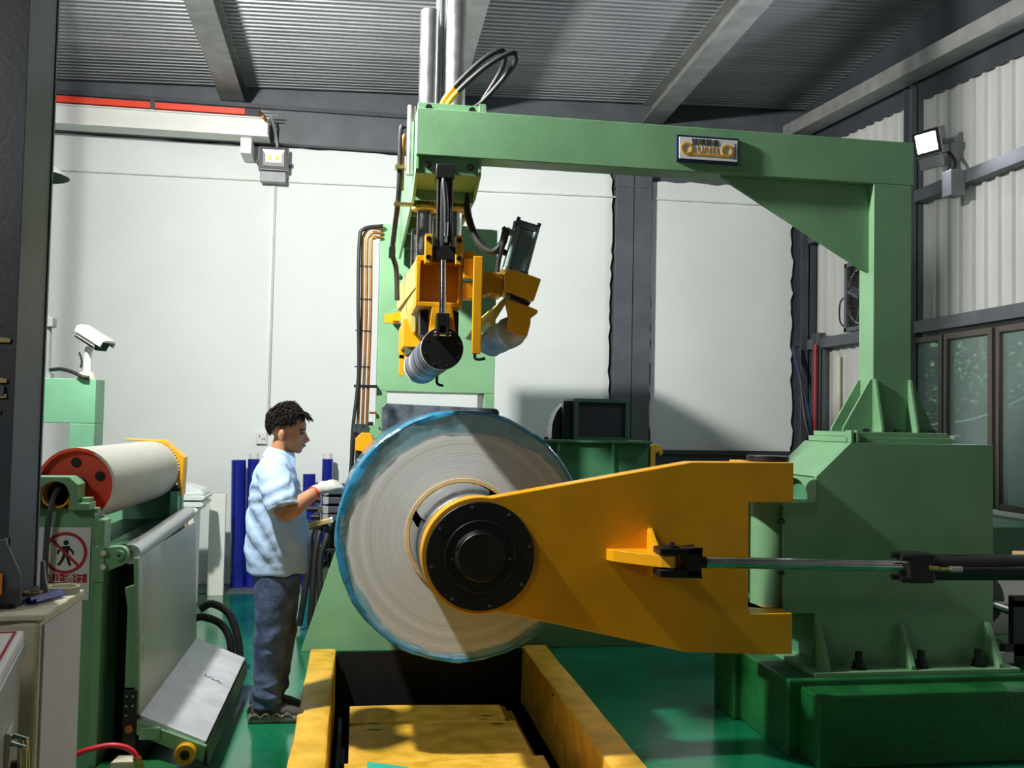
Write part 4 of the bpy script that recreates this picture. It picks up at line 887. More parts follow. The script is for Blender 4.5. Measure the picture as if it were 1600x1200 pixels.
for t in (24, 96, 168):
    q = (rx+.10*math.cos(math.radians(t)), rzz+.10*math.sin(math.radians(t)))
    B().cyl((q[0], LY+.128, q[1]), (q[0], LY+.1345, q[1]), .021, n=20).build('lightening_hole', M['black'], lm)
B().cyl((rx, LY+.02, rzz), (rx, LY+.14, rzz), .04, n=20).build('roll_shaft', M['darksteel'], lm, smooth=True)
rx = -1.165
g = [(-1.30, 1.455), (-1.09, 1.448), (-.975, 1.352), (-.982, 1.135), (-1.008, 1.135), (-1.008, 1.27)]+[(rx+.165*math.cos(t), rzz+.165*math.sin(t)) for t in [math.radians(5+10*i) for i in range(0, 10)]]+[(-1.30, 1.445)]
gu = B().prism(g, 'y', LY+1.40, LY+1.52).build('yellow_guard', M['yellow'], lm, .003)
for k in range(16):
    t = math.radians(2+6.5*k); q = (rx+.162*math.cos(t), rzz+.162*math.sin(t))
    B().box(q[0]-.004, q[0]+.004, LY+1.385, LY+1.40, q[1]-.004, q[1]+.004).build('guard_tooth', M['socket'], gu)
B().cyl((-1.03, LY+1.38, 1.17), (-.985, LY+1.38, 1.17), .01, n=8).build('guard_knob', M['black'], gu)
B().box(-1.42, -.99, LY+1.46, LY+1.52, 0, 1.19).build('far_side_frame', M['green2'], lm, .004)
B().box(-1.045, -1.0, LY+1.39, LY+1.46, .75, 1.16).build('far_bracket', M['green2'], lm, .003)
# deflector roll, bracket, apron and tray
B().cyl((-.955, LY+.05, .985), (-.955, LY+1.44, 1.03), .042, n=28).build('deflector_roll', M['alu'], lm, smooth=True)
B().prism([(-1.12, 1.0), (-.98, 1.03), (-.96, .99), (-1.12, .94)], 'y', LY+.06, LY+1.42).build('black_web', M['blackgloss'], lm)
bk = B().prism([(-1.085, 1.02), (-1.0, 1.03)]+[(-.985+.035*math.cos(t), .988+.042*math.sin(t)) for t in [math.radians(90-20*i) for i in range(9)]]+[(-1.04, .92), (-1.085, .90)], 'y', LY-.02, LY+.02).build('roll_bracket', M['green'], lm, .003)
B().cyl((-.985, LY-.035, .992), (-.985, LY-.02, .992), .020, n=16).build('pin_boss', M['green'], bk, smooth=True)
B().cyl((-.985, LY-.038, .992), (-.985, LY-.035, .992), .006, n=8).build('pin_hole', M['black'], bk)
for z in (.945, 1.005):
    b = B(); b.cyl((-1.045, LY-.045, z), (-1.045, LY-.02, z), .012, n=10); b.build('bolt', M['chrome'], bk)
B().box(-1.095, -1.045, LY-.03, LY-.02, .88, 1.03).build('bracket_plate', M['green'], bk, .002)
B().prism([(-.925, .975), (-.917, .975), (-.890, .30), (-.898, .30)], 'y', LY+.03, LY+1.50).build('steel_apron', M['sheet'], lm, .002)
B().prism([(-.925, .86), (-.97, .845), (-.955, .76), (-.955, .42), (-.905, .42)], 'y', LY+.02, LY+.05).build('apron_rib', M['green'], lm, .003)
B().prism([(-.935, .975), (-.919, .975), (-.892, .31), (-.908, .31)], 'y', LY+.012, LY+.034).build('apron_edge', M['green'], lm, .002)
hp = B().box(-.955, -.90, LY-.0, LY+.03, .16, .415).build('hinge_plate', M['black'], lm, .003)
B().cyl((-.925, LY-.015, .255), (-.925, LY, .255), .016, n=16).build('hinge_pin', M['copper'], hp, smooth=True)
for x, z in ((-.94, .39), (-.915, .39), (-.94, .35), (-.915, .35), (-.94, .31)):
    b = B(); b.cyl((x, LY-.004, z), (x, LY+.0, z), .005, n=8); b.build('screw', M['alu'], hp)
B().box(-1.05, -.93, LY+.02, LY+1.45, .02, .10).build('sole_beam', M['black'], lm)
B().box(-1.30, -.96, LY+.35, LY+1.40, .1, 1.0).build('dark_inner_casing', M['black'], lm)
trp = [(-.895, .300), (-.895, .275), (-.625, .165), (-.613, .178)]
B().prism(trp, 'y', LY+.04, LY+1.52).build('tray', M['tray'], lm, .002)
B().prism([(-.90, .285), (-.90, .225), (-.62, .10), (-.607, .165)], 'y', LY+.01, LY+.04).build('tray_side', M['green'], lm, .003)
B().box(-.885, -.80, LY-.005, LY+.02, .205, .255, Matrix.Translation((0, 0, 0))).build('tray_stop', M['green'], lm, .003)
B().prism([(-.628, .16), (-.607, .165), (-.60, .08), (-.62, .08)], 'y', LY+.02, LY+1.52).build('tray_lip', M['black'], lm)
wh = B().ring((-.690, LY-.03, .145), (-.690, LY+.01, .145), .044, .018, 32).build('roller_wheel', M['yellow'], lm, .004, True)
B().cyl((-.690, LY-.038, .145), (-.690, LY+.01, .145), .019, n=16).build('axle', M['black'], wh, smooth=True)
tm_ = Matrix.Translation((-.705, LY+.90, .2185)) @ Matrix.Rotation(math.atan(.4326), 4, 'Y') @ Matrix.Rotation(math.radians(-8), 4, 'Z')
for k, (x, y, w_, h_, a) in enumerate(((-.05, .01, .006, .04, 8), (-.038, -.004, .02, .006, -20), (-.026, .008, .006, .04, -6), (-.008, .004, .006, .036, 4), (.004, -.006, .018, .005, 30), (.018, .004, .006, .034, -10), (.032, -.004, .006, .03, 12), (.044, -.010, .018, .005, 0))):
    B().box(-w_/2, w_/2, -h_/2, h_/2, .001, .0016, tm_ @ Matrix.Translation((x, y, 0)) @ Matrix.Rotation(math.radians(a), 4, 'Z')).build('scrawl_stroke', M['steelgrey'], lm)
# upper portal at the far end
B().box(-2.3, -1.515, LY+1.58, LY+1.78, 1.535, 1.795).build('portal_beam', M['green2'], lm, .004)
B().box(-1.655, -1.515, LY+1.58, LY+1.78, 0, 1.535).build('portal_leg', M['green2'], lm, .004)
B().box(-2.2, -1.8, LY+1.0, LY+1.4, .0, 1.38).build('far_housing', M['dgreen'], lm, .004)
ac = thing('air_cylinder', (-1.815, LY+1.68, 1.795), 'grey air cylinder upright on the green portal beam', 'air cylinder')
B().cyl((-1.83, LY+1.68, 1.82), (-1.83, LY+1.68, 2.10), .03, n=20).build('barrel', M['greyplastic'], ac, smooth=True)
B().box(-1.875, -1.785, LY+1.64, LY+1.72, 1.795, 1.83).build('foot', M['greyplastic'], ac, .003)
B().box(-1.875, -1.785, LY+1.64, LY+1.72, 2.10, 2.155).build('cap', M['greyplastic'], ac, .003)
b = B(); b.cyl((-1.82, LY+1.68, 2.155), (-1.82, LY+1.68, 2.175), .01, n=8); b.build('port', M['greyplastic'], ac)
# CCTV camera
cv = thing('security_camera', (-1.58, LY+1.62, 1.795), 'white bullet security camera on the green portal beam', 'camera')
B().cyl((-1.58, LY+1.62, 1.795), (-1.58, LY+1.62, 1.835), .05, .04, n=24).build('base', M['offwhite'], cv, .004, True)
B().cyl((-1.58, LY+1.62, 1.835), (-1.575, LY+1.62, 1.95), .026, .02, n=18).build('stem', M['socket'], cv, smooth=True)
B().ell((-1.572, LY+1.62, 1.968), (.024, .024, .024)).build('ball_joint', M['socket'], cv, smooth=True)
hm = Matrix.Translation((-1.545, LY+1.60, 2.03)) @ Matrix.Rotation(math.radians(-28), 4, 'Z') @ Matrix.Rotation(math.radians(27), 4, 'Y')
B().prism([(-.045, -.035), (.045, -.035), (.05, .0), (.045, .03), (-.045, .03), (-.05, 0)], 'x', -.09, .07, hm).build('body', M['socket'], cv, .006)
B().prism([(-.058, .0), (-.056, .035), (-.03, .048), (.03, .048), (.056, .035), (.058, .0), (.05, .0), (.048, .030), (-.048, .030), (-.05, 0)], 'x', -.10, .115, hm).build('sun_hood', M['socket'], cv, .003)
B().prism([(-.044, -.036), (.044, -.036), (.047, .0), (.043, .028), (-.043, .028), (-.047, 0)], 'x', .068, .085, hm).build('lens_face', M['lens'], cv, .003)
B().prism([(-.051, -.02), (-.048, -.03), (.048, -.03), (.051, -.02)], 'x', -.088, .066, hm).build('lower_trim', M['black'], cv)
B().tube([(-1.62, LY+1.60, 1.95), (-1.60, LY+1.585, 1.90), (-1.605, LY+1.585, 1.86)], .006, 6).build('lead', M['rubber'], cv)
tag(B().tube([(-1.79, LY+1.64, 1.845), (-1.72, LY+1.62, 1.85), (-1.64, LY+1.58, 1.83), (-1.59, LY+1.565, 1.808), (-1.55, LY+1.565, 1.802)], .011, 8).build('camera_cable', M['rubber'], smooth=True), 'black cable running along the portal beam to the security camera', 'cable')
# warning sign
sg = thing('warning_sign', (-1.2, LY-.004, .80), 'white no-entry sign with crossed-out walking figure on the green frame', 'sign')
SY = LY-.003
B().box(-1.40, -1.108, SY-.002, SY, .80, 1.108).build('board', M['signwhite'], sg)
sx, sz = -1.208, 1.000
B().ring((sx, SY-.004, sz), (sx, SY-.002, sz), .088, .075, 48).build('red_ring', M['signred'], sg, smooth=True)
ps = B(); y0, y1 = SY-.0035, SY-.002
ps.cyl((sx+.002, y0, sz+.043), (sx+.002, y1, sz+.043), .011, n=16)
ps.prism([(sx-.014, sz+.028), (sx+.016, sz+.030), (sx+.012, sz-.010), (sx-.010, sz-.010)], 'y', y0, y1)
ps.prism([(sx+.012, sz+.030), (sx+.034, sz+.006), (sx+.034, sz-.008), (sx+.028, sz-.008), (sx+.026, sz+.002), (sx+.010, sz+.016)], 'y', y0, y1)
ps.prism([(sx-.012, sz+.028), (sx-.032, sz+.010), (sx-.034, sz-.006), (sx-.027, sz-.006), (sx-.024, sz+.006), (sx-.008, sz+.014)], 'y', y0, y1)
ps.prism([(sx-.010, sz-.008), (sx+.002, sz-.010), (sx-.006, sz-.032), (sx-.022, sz-.054), (sx-.031, sz-.050), (sx-.018, sz-.030)], 'y', y0, y1)
ps.prism([(sx+.0, sz-.010), (sx+.012, sz-.008), (sx+.018, sz-.030), (sx+.026, sz-.052), (sx+.016, sz-.055), (sx+.008, sz-.034)], 'y', y0, y1)
ps.build('walking_figure', M['signblack'], sg)
B().box(-.08, .08, SY-.005, SY-.0035, -.006, .006, Matrix.Translation((sx, 0, sz)) @ Matrix.Rotation(math.radians(45), 4, 'Y')).build('red_slash', M['signred'], sg)
B().box(-1.30, -1.118, SY-.004, SY-.002, .874, .911).build('red_band', M['signred'], sg)
text('sign_lettering', '禁止通行', .041, M['signwhite'], sg, at(-1.209, SY-.007, .892), .001)
B().box(-1.29, -1.15, SY-.0035, SY-.002, .864, .867).build('red_line', M['signred'], sg)
# hoses on the floor beside the apron
for k, (dx, lb) in enumerate(((0, 'black ribbed hose arching to the floor beyond the apron'), (-.05, 'inner black hose arching to the floor beyond the apron'))):
    tag(B().tube([(-.93+dx, 6.2, .40-.06*k), (-.86+dx, 6.22, .43-.08*k), (-.76+dx, 6.25, .36-.06*k), (-.70+dx, 6.25, .2), (-.68+dx, 6.25, .015)], .024, 10).build('floor_hose', M['rubber'], smooth=True), lb, 'hose')
tag(B().tube([(-1.12, 4.24, .185), (-1.06, 4.22, .212), (-.98, 4.22, .228), (-.92, 4.22, .222), (-.88, 4.22, .200), (-.862, 4.22, .172)], .011, 10).build('air_hose', M['redhose'], smooth=True), 'red air hose in front of the roll stand foot', 'hose')
tag(B().cyl((-.864, 4.22, .176), (-.85, 4.22, .128), .018, n=8).build('hose_coupling', M['brass'], smooth=True), 'metal coupling on the end of the red air hose', 'coupling')
tag(B().prism([(-1.04, 4.1), (-.74, 4.05), (-.70, 4.25), (-.8, 4.33), (-1.03, 4.33)], 'z', .001, .128).build('green_floor_block', M['plinthgreen'], bevel=.006), 'low green block on the floor under the red air hose', 'block')
tag(B().prism([(-.97, 4.22), (-.86, 4.22), (-.87, 4.31), (-.96, 4.32)], 'z', .129, .155).build('pale_block', M['offwhite'], bevel=.005), 'pale offcut on the low green block', 'block')
# ================================================================ NEAR COLUMN, PIER, CASE AND TOOLS
nc = thing('steel_column', (-1.14, 3.18, 1.02), 'charcoal steel column standing on the cream concrete pier', 'column')
b = B(); hcol(b, -1.30, -1.008, 3.05, 3.33, 1.02, 5.0, .016); b.build('section', M['darksteel'], nc, .002)
B().box(-1.03, -1.012, 3.07, 3.31, 1.02, 5.0).build('side_cover', M['darksteel'], nc)
B().box(-1.36, -.97, 3.02, 3.36, 1.02, 1.035).build('foot_plate', M['darksteel'], nc, .002)
B().prism([(3.066, 1.035), (3.066, 1.22), (3.05, 1.22), (2.96, 1.05), (2.96, 1.035)], 'x', -1.02, -1.008).build('gusset', M['darksteel'], nc)
for z, x1 in ((1.795, -1.025), (1.675, -1.03), (1.63, -1.03), (1.585, -1.045), (1.445, -1.05)):
    B().prism([(-1.2, z), (x1, z+.003), (x1+.002, z+.014), (x1-.02, z+.017), (-1.2, z+.016)], 'y', 3.043, 3.052).build('glue_streak', M['card'], nc)
B().box(-1.09, -1.035, 3.04, 3.05, 1.64, 1.67).build('glue_streak', M['steelgrey'], nc)
pi_ = thing('concrete_pier', (-1.15, 3.1, 0), 'cream rendered pier with a smooth grey side, under the charcoal column', 'pier')
b = B(); b.box(-1.5, -.875, 2.93, 3.34, 0, 1.0); b.build('pier', M['offwhite'], pi_, .015, seg=3)
B().box(-.875, -.868, 2.95, 3.33, 0, .985).build('side_board', M['plast'], pi_, .002)
tp = [(-1.5, 2.925)]+[(-1.5+.63*i/12, 2.922+random.uniform(-.008, .008)) for i in range(1, 12)]+[(-.864, 2.925)]+[(-.863+random.uniform(-.005, .003), 2.93+.4*i/10) for i in range(1, 10)]+[(-.864, 3.34), (-1.5, 3.34)]
B().prism(tp, 'z', 1.0, 1.018).build('top_skim', M['offwhite'], pi_, .004)
ca = thing('equipment_case', (-.97, 2.45, 0), 'aluminium equipment case with red line and latch before the pier', 'case')
km = Matrix.Translation((-.897, 2.85, 0)) @ Matrix.Rotation(math.radians(12), 4, 'Z')
B().box(-.42, 0, -.62, 0, .30, .955, km).build('case_body', M['plate'], ca, .006)
B().box(-.42, 0, -.62, 0, 0, .30, km).build('case_lower', M['plate'], ca, .006)
B().box(-.425, .005, -.625, .005, .955, .99, km).build('lid', M['whitebox'], ca, .006)
B().box(-.40, -.012, -.022, -.016, .99, .9925, km).box(-.018, -.012, -.60, -.022, .99, .9925, km).build('red_line', M['signred'], ca)
B().box(.0, .012, -.62, 0, .93, .965, km).build('edge_strip', M['alu'], ca, .003)
la = B().box(.0, .012, -.30, -.20, .66, .80, km).build('latch_plate', M['chrome'], ca, .003)
B().tube([km @ V(.012, -.28, .77), km @ V(.04, -.28, .76), km @ V(.045, -.28, .68), km @ V(.045, -.22, .68), km @ V(.04, -.22, .76), km @ V(.012, -.22, .77)], .007, 8, smooth=False).build('latch_bail', M['chrome'], la)
B().tube([km @ V(.012, -.29, .70), km @ V(.03, -.29, .62), km @ V(.03, -.20, .62), km @ V(.012, -.20, .70)], .009, 8, smooth=False).build('handle', M['black'], la)
ti = 1.018
tag(B().ring((-.915, 3.275, ti), (-.915, 3.275, ti+.022), .052, .043, 32).build('tape_roll', M['tape'], smooth=True), 'clear packing tape roll lying on the pier', 'tape')
tag(B().ring((-.968, 3.16, ti), (-.968, 3.16, ti+.026), .028, .019, 28).build('masking_tape', M['card'], smooth=True), 'small tan tape roll on the pier beside the column foot', 'tape')
for k, (p, q, lb) in enumerate((((-.955, 3.08), (-.905, 3.22), 'blue cutter knife on the pier next to the clear tape'), ((-.935, 3.07), (-.89, 3.2), 'blue pen on the pier in front of the cutter knife'))):
    tag(B().cyl((p[0], p[1], ti+.011), (q[0], q[1], ti+.011), .011-.003*k, n=8).build(('cutter_knife', 'pen')[k], M['bluepen'], smooth=True), lb, ('knife', 'pen')[k])
tag(B().box(-1.12, -.99, 2.93, 3.02, ti, ti+.006, Matrix.Rotation(.02, 4, 'Z')).build('plastic_sheet', M['tape']), 'crumpled clear plastic sheet on the pier edge', 'sheet')
tag(B().prism([(-1.03, 1.036), (-.952, 1.036), (-.955, 1.12), (-1.0, 1.22), (-1.03, 1.22)], 'y', 3.0, 3.012).build('steel_gusset_plate', M['steelgrey'], bevel=.002), 'loose grey gusset plate leaning at the column foot', 'plate')
tag(B().prism([(-.962, ti), (-.93, ti), (-.945, 1.07), (-.952, 1.13), (-.962, 1.13)], 'y', 3.20, 3.215).build('white_bracket', M['greyplastic'], bevel=.002), 'pale bracket standing on the pier behind the column foot', 'bracket')
tag(B().cyl((-1.03, 2.975, ti+.018), (-1.03, 2.975, ti+.13), .012, n=12).build('marker', M['darksteel'], smooth=True), 'dark marker standing on the pier against the column', 'marker')
tag(B().box(-1.025, -.99, 2.95, 2.96, 1.07, 1.13, Matrix.Translation((0, 0, .0))).build('orange_card', M['orange']), 'orange card tucked beside the column foot', 'card')
# ================================================================ WORKER
wk = thing('person', (-.40, 5.33, 0), 'worker in light blue shirt, jeans and white glove reaching to the coil', 'person')
PYc = 5.33
def Q(x, y, z): return V(x, PYc+y, z)
# --- body: one continuous mesh
b = B()
b.ell(Q(-.380, 0, 1.560), (.094, .074, .092)); b.ell(Q(-.350, 0, 1.495), (.072, .062, .092)); b.ell(Q(-.335, 0, 1.445), (.052, .047, .042))
b.ell(Q(-.312, 0, 1.418), (.022, .024, .020)); b.ell(Q(-.298, 0, 1.55), (.026, .05, .04)); b.ell(Q(-.292, 0, 1.528), (.018, .046, .012))
b.loft([(Q(-.282, 0, 1.518), .008, .008), (Q(-.274, 0, 1.495), .011, .010), (Q(-.264, 0, 1.470), .016, .015), (Q(-.276, 0, 1.460), .014, .015)], 12)
b.ell(Q(-.270, -.011, 1.466), (.011, .008, .008)); b.ell(Q(-.270, .011, 1.466), (.011, .008, .008))
b.ell(Q(-.286, 0, 1.446), (.012, .022, .006)); b.ell(Q(-.289, 0, 1.436), (.011, .019, .006))
b.ell(Q(-.315, -.035, 1.488), (.026, .022, .024)); b.ell(Q(-.315, .035, 1.488), (.026, .022, .024))
for s in (-1, 1):
    m = Matrix.Rotation(.15, 3, 'Y')
    b.ell(Q(-.398, s*.080, 1.500), (.020, .010, .033), m=m); b.ell(Q(-.394, s*.081, 1.474), (.012, .009, .014))
b.loft([(Q(-.42, 0, 1.34), .075, .085), (Q(-.415, 0, 1.38), .060, .062), (Q(-.402, 0, 1.43), .054, .054), (Q(-.388, 0, 1.49), .052, .052)], 20)
b.loft([(Q(-.40, 0, .80), .11, .14), (Q(-.405, 0, 1.0), .12, .145), (Q(-.42, 0, 1.2), .105, .155), (Q(-.425, 0, 1.30), .08, .13), (Q(-.42, 0, 1.36), .06, .075)], 20)
SH, EL, WR = Q(-.430, -.175, 1.305), Q(-.355, -.275, 1.105), Q(-.196, -.165, 1.212)
b.limb([SH+V(0, .02, -.012), (SH+EL)/2, EL], [.046, .050, .045]); b.limb([EL, EL.lerp(WR, .3)+V(0, 0, -.004), WR], [.045, .049, .031])
SH2, EL2, WR2 = Q(-.430, .175, 1.305), Q(-.385, .235, 1.06), Q(-.262, .13, .995)
b.limb([SH2+V(0, -.02, -.012), (SH2+EL2)/2, EL2], [.046, .050, .045]); b.limb([EL2, EL2.lerp(WR2, .35), WR2], [.043, .044, .029])
for s, x in ((-1, -.43), (1, -.41)):
    b.limb([Q(-.40, s*.085, .80), Q(x+.02, s*.09, .45), Q(x, s*.088, .09)], [.085, .055, .04])
body = b.build('body', M['skin'], wk); bake(body, .006, 6)
# --- face details
for s in (-1, 1):
    B().ell(Q(-.2915, s*.031, 1.509), (.011, .015, .006)).build('eye', M['eye'], wk, smooth=True)
    B().tube([Q(-.300, s*.050, 1.526), Q(-.283, s*.036, 1.533), Q(-.276, s*.014, 1.530)], lambda t: .0045-.002*t, 6).build('eyebrow', M['hair'], wk, smooth=True)
B().ell(Q(-.281, 0, 1.4415), (.010, .020, .0055)).build('lips', M['lip'], wk, smooth=True)
# --- hair: cap plus tousled locks
b = B()
hc0 = Q(-.385, 0, 1.562); rad = (.101, .083, .100)
def hairpt(t, p, k=1.): return hc0+V(rad[0]*math.sin(t)*math.cos(p)*k, rad[1]*math.sin(t)*math.sin(p)*k, rad[2]*math.cos(t)*k)
def lim(p):           # how far down the scalp the hair reaches, by direction
    f = math.cos(p)
    a = math.degrees(math.acos(max(-1, min(1, f))))
    K = ((0, 70), (45, 72), (62, 94), (80, 97), (112, 97), (150, 120), (180, 122))
    for (a0, t0), (a1, t1) in zip(K, K[1:]):
        if a <= a1: return math.radians(t0+(t1-t0)*(a-a0)/(a1-a0))
    return math.radians(122)
nr, na = 12, 40
for i in range(nr+1):
    for j in range(na):
        p = 2*PI*j/na; b.v.append(hairpt(lim(p)*i/nr, p, 1+.025*math.sin(7*p+i)*(i > 0)))
b.f = [(i*na+j, (i+1)*na+j, (i+1)*na+(j+1) % na, i*na+(j+1) % na) for i in range(nr) for j in range(na)]
hb = B(); hb.v = list(b.v); hb.f = list(b.f)
for k in range(1000):
    p = random.uniform(0, 2*PI); t = lim(p)*math.sqrt(random.random()); a = hairpt(t, p, .985)
    nrm = (a-hc0).normalized(); top = max(0., 1-t/math.radians(70))
    flow = V(1.0, 0, .1)*top+V(-.35, 0, -1.0)*(1-top)+V(random.gauss(0, .25), random.gauss(0, .25), random.gauss(0, .2))
    flow = (flow-nrm*flow.dot(nrm)).normalized()
    d = (flow+nrm*(.20+.40*top)).normalized(); l = random.uniform(.016, .026)+.026*top
    hb.tube([a, a+d*l*.55+nrm*.003, a+d*l+flow*l*.15-nrm*.002*(1-top)], lambda u: .0042*(1-u)+.0005, 5, 3)
for k in range(46):   # fringe sweeping forward
    y = random.uniform(-.05, .05); a = Q(-.315, y, 1.615+random.uniform(-.01, .012))
    e = Q(-.246+random.uniform(-.02, .012), y*1.1+random.gauss(0, .012), 1.585+random.gauss(0, .012))
    hb.tube([a, (a+e)/2+V(0, 0, .016), e], lambda u: .006*(1-u)+.0008, 5, 3)
hb.build('hair', M['hair'], wk, smooth=True)
# --- shirt
b = B()
b.loft([(Q(-.402, 0, .765), .156, .188), (Q(-.404, 0, .80), .156, .188), (Q(-.406, 0, .88), .166, .196), (Q(-.408, 0, .98), .166, .196), (Q(-.412, 0, 1.08), .156, .190),
        (Q(-.424, 0, 1.18), .138, .196), (Q(-.430, 0, 1.27), .120, .205), (Q(-.430, 0, 1.32), .104, .188), (Q(-.425, 0, 1.36), .084, .14), (Q(-.415, 0, 1.395), .066, .082)], 32)
EE = SH.lerp(EL, .86)
b.ell(SH+V(0, .03, -.004), (.086, .086, .084)); b.tube([SH+V(.0, .03, -.01), SH.lerp(EL, .5), SH.lerp(EL, .92)], lambda u: .086-.004*u, 20, 6)
EE2 = SH2.lerp(EL2, .86)
b.ell(SH2+V(0, -.03, -.004), (.086, .086, .084)); b.tube([SH2+V(.0, -.03, -.01), SH2.lerp(EL2, .5), SH2.lerp(EL2, .92)], lambda u: .086-.004*u, 20, 6)
shirt = b.build('shirt', M['shirt'], wk); bake(shirt, .007, 4)
def smst(a, b_, v): v = max(0., min(1., (v-a)/(b_-a))); return v*v*(3-2*v)
def crease(me, fn):     # push the cloth surface along its normals into folds
    ns = [v.normal.copy() for v in me.vertices]
    for v, n in zip(me.vertices, ns): v.co += n*fn(v.co)
def shirtfold(p):
    x, y, z = p.x, p.y, p.z
    pull = math.sin(62*(z*.75+x*.9)+2.2*math.sin(11*y+4*z)+1.3*math.sin(23*x))
    m1 = smst(1.24, 1.05, z)*smst(.78, .90, z)
    hang = math.sin(46*(x+.35*y)+5*z+1.5*math.sin(14*z))*smst(.98, .80, z)
    slv = math.sin(85*(z-.5*x)+3*math.sin(16*y))*smst(1.10, 1.16, z)*smst(1.32, 1.24, z)
    sharp = lambda q: math.copysign(abs(q)**.7, q)
    return .0062*sharp(pull)*m1+.0045*hang+.0036*sharp(slv)
crease(shirt.data, shirtfold)
tx = bpy.data.textures.new('cloth_folds', 'CLOUDS'); tx.noise_scale = .07; tx.noise_depth = 2
dm = shirt.modifiers.new('folds', 'DISPLACE'); dm.texture = tx; dm.strength = .010; dm.mid_level = .5; dm.texture_coords = 'LOCAL'; bake(shirt)
b = B()
nk = lambda z, a, bb, dx=0: [(Q(-.408+dx, 0, z), a, bb)]
b.lathe(Q(-.410, 0, 1.378), (.24, 0, 1), [(.092, -.016), (.077, .032), (.068, .044), (.062, .042), (.072, .0)], 28, True)
col = b.build('collar', M['shirt'], wk, .002, True)
B().prism([(-.365, 1.405), (-.325, 1.375), (-.318, 1.318), (-.375, 1.36)], 'y', PYc-.062, PYc-.054).build('collar_point', M['shirt'], col)
# --- jeans
b = B()
b.loft([(Q(-.402, 0, .70), .128, .165), (Q(-.400, 0, .80), .134, .166), (Q(-.400, 0, .84), .13, .16)], 28)
b.loft([(Q(-.435, -.092, .072), .064, .06), (Q(-.432, -.092, .10), .078, .066), (Q(-.428, -.092, .15), .074, .066), (Q(-.428, -.09, .25), .076, .068), (Q(-.424, -.09, .40), .084, .076), (Q(-.408, -.088, .52), .094, .084), (Q(-.402, -.085, .66), .112, .095), (Q(-.40, -.082, .76), .122, .098)], 24)
b.loft([(Q(-.425, .092, .062), .064, .06), (Q(-.42, .092, .10), .076, .066), (Q(-.405, .092, .15), .074, .066), (Q(-.40, .09, .25), .078, .068), (Q(-.388, .09, .40), .088, .076), (Q(-.390, .088, .52), .096, .084), (Q(-.398, .085, .66), .112, .095), (Q(-.40, .082, .76), .122, .098)], 24)
for s, x in ((-1, -.428), (1, -.405)):
    for k in range(9):
        z = random.uniform(.085, .20) if k < 6 else random.uniform(.3, .5); w_ = random.uniform(.03, .06)
        b.tube([Q(x+.05, s*.09-.05, z+.012), Q(x+.02-w_*.3, s*.09-.068, z), Q(x-.06, s*.09-.045, z+random.uniform(-.02, .02))], lambda u: .010*math.sin(PI*min(max(u, .06), .94))+.003, 6, 4)
jeans = b.build('jeans', M['jean'], wk); bake(jeans, .007, 4)
crease(jeans.data, lambda p: .0055*math.sin(75*(p.z+.35*p.x)+2.5*math.sin(18*p.x+9*p.y))*smst(.30, .14, p.z)+.0045*math.sin(48*(p.z-.5*p.x)+2*math.sin(15*p.y))*smst(.34, .42, p.z)*smst(.60, .48, p.z)+.004*math.sin(40*(p.x+.6*p.z)+2*math.sin(12*p.y))*smst(.62, .74, p.z))
dm = jeans.modifiers.new('folds', 'DISPLACE'); dm.texture = tx; dm.strength = .007; dm.mid_level = .5; dm.texture_coords = 'LOCAL'; bake(jeans)
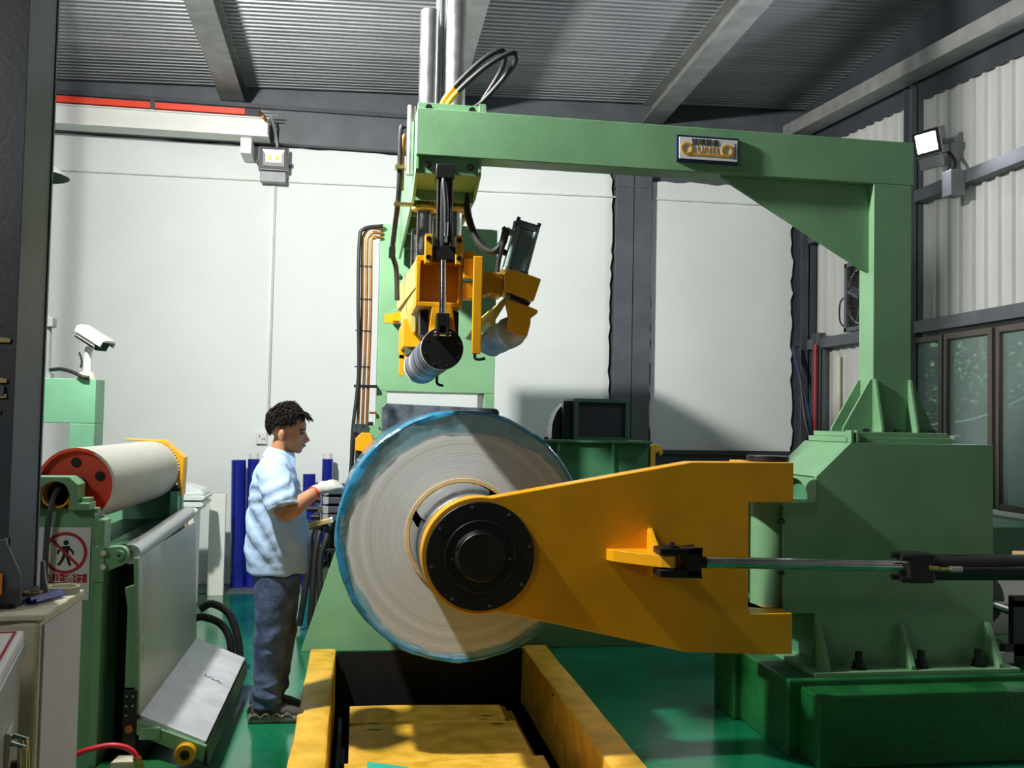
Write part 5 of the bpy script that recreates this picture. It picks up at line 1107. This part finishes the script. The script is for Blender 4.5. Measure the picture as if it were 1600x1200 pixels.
# --- shoes
for s, x0, nm in ((-1, -.522, 0), (1, -.548, 1)):
    L = .292; y = s*.09
    pr = [(0, .040, .03), (.03, .052, .040), (.09, .050, .042), (.15, .048, .042), (.21, .055, .040), (.26, .052, .034), (.292, .03, .024)]
    so = B(); n = 20; rows = []
    for (u, w_, h) in pr:
        so.v += [Q(x0+u, y-w_, .003), Q(x0+u, y+w_, .003), Q(x0+u, y+w_+.004, h*.6), Q(x0+u, y+w_-.002, h), Q(x0+u, y-w_+.002, h), Q(x0+u, y-w_-.004, h*.6)]
    so.f = [(i*6+j, i*6+(j+1) % 6, (i+1)*6+(j+1) % 6, (i+1)*6+j) for i in range(len(pr)-1) for j in range(6)]+[tuple(range(6)), tuple(range(len(pr)*6-6, len(pr)*6))]
    u = B()
    u.loft([(Q(x0+.012, y, .055), .032, .022), (Q(x0+.05, y, .06), .046, .036), (Q(x0+.11, y, .062), .05, .040), (Q(x0+.18, y, .055), .034, .045), (Q(x0+.24, y, .044), .026, .044), (Q(x0+.282, y, .036), .014, .028)], 20, V(0, 0, 1), V(0, 1, 0))
    u.loft([(Q(x0+.075, y, .05), .06, .042), (Q(x0+.078, y, .10), .058, .044), (Q(x0+.076, y, .118), .054, .042)], 20)
    sh = u.build('shoe', M['shoe'], wk); bake(sh, .006, 4)
    so.build('sole', M['sole'], sh, .006, True)
    for k in range(5):
        xx = x0+.125+.02*k; zz = .102-.010*k
        B().tube([Q(xx, y-.036, zz-.022), Q(xx+.004, y-.018, zz-.004), Q(xx+.002, y+.018, zz-.004), Q(xx, y+.036, zz-.022)], .0032, 6, 4).build('lace', M['sole'], sh, smooth=True)
    for k in range(4):
        B().tube([Q(x0+.01+.055*k, y-.050, .030), Q(x0+.035+.055*k, y-.056, .052), Q(x0+.06+.055*k, y-.053, .034)], .006, 6, 4).build('overlay', M['sole'], sh, smooth=True)
# --- gloves with five fingers
def glove(wr, dr, upv, mat, curl, name, spread=.0):
    d = dr.normalized(); u = (upv-d*upv.dot(d)).normalized(); s = d.cross(u)      # u: back of hand, s: across the palm
    b = B()
    b.loft([(wr-d*.035, .036, .028), (wr, .036, .027)], 14, s, u)
    b.loft([(wr-d*.005, .034, .026), (wr+d*.03, .041, .023), (wr+d*.065, .044, .019), (wr+d*.088, .042, .016)], 16, s, u)
    for k, (o, l) in enumerate(((-.033, .064), (-.011, .076), (.011, .072), (.032, .056))):
        p = wr+d*.078+s*o; a = curl; P = [p]
        for f in (.42, .32, .26):
            dd = d*math.cos(a)-u*math.sin(a)+s*o*spread; p = p+dd*l*f; P.append(p); a += curl*.9
        b.limb(P, [.0115, .0108, .0098, .0085], 10)
    th = wr+d*.02-s*.03
    b.limb([th, th+d*.028-s*.022-u*.012, th+d*.062-s*.022-u*.024, th+d*.086-s*.012-u*.030], [.016, .0135, .012, .0095], 10)
    g = b.build(name, mat, wk); bake(g, .0035, 4); return g
glove(WR+V(.01, .003, .006), V(.80, .42, .26), V(-.2, -.65, .75), M['glove'], .30, 'glove')
hd = glove(WR2+V(.006, -.003, .002), V(.93, -.28, .18), V(-.05, .30, .95), M['rubber'], .55, 'dark_glove')
cu = B(); 
for t in (0., 1.): pass
B().lathe(WR-(WR-EL).normalized()*.028, (WR-EL), [(.034, 0), (.037, .004), (.037, .012), (.034, .016)], 20, True).build('glove_cuff', M['red'], wk, smooth=True)
hbk = thing('wood_scraper', (-.19, PYc+.08, .98), 'wooden block scraper held in the worker\'s far hand', 'scraper')
wm = Matrix.Translation((-.205, PYc+.075, 1.013)) @ Matrix.Rotation(math.radians(-14), 4, 'Y')
B().box(-.05, .075, -.03, .03, -.012, .014, wm).build('wood_block', M['card'], hbk, .003)
B().box(.075, .09, -.03, .03, -.012, .016, wm).build('edge_strip', M['cloth'], hbk, .002)
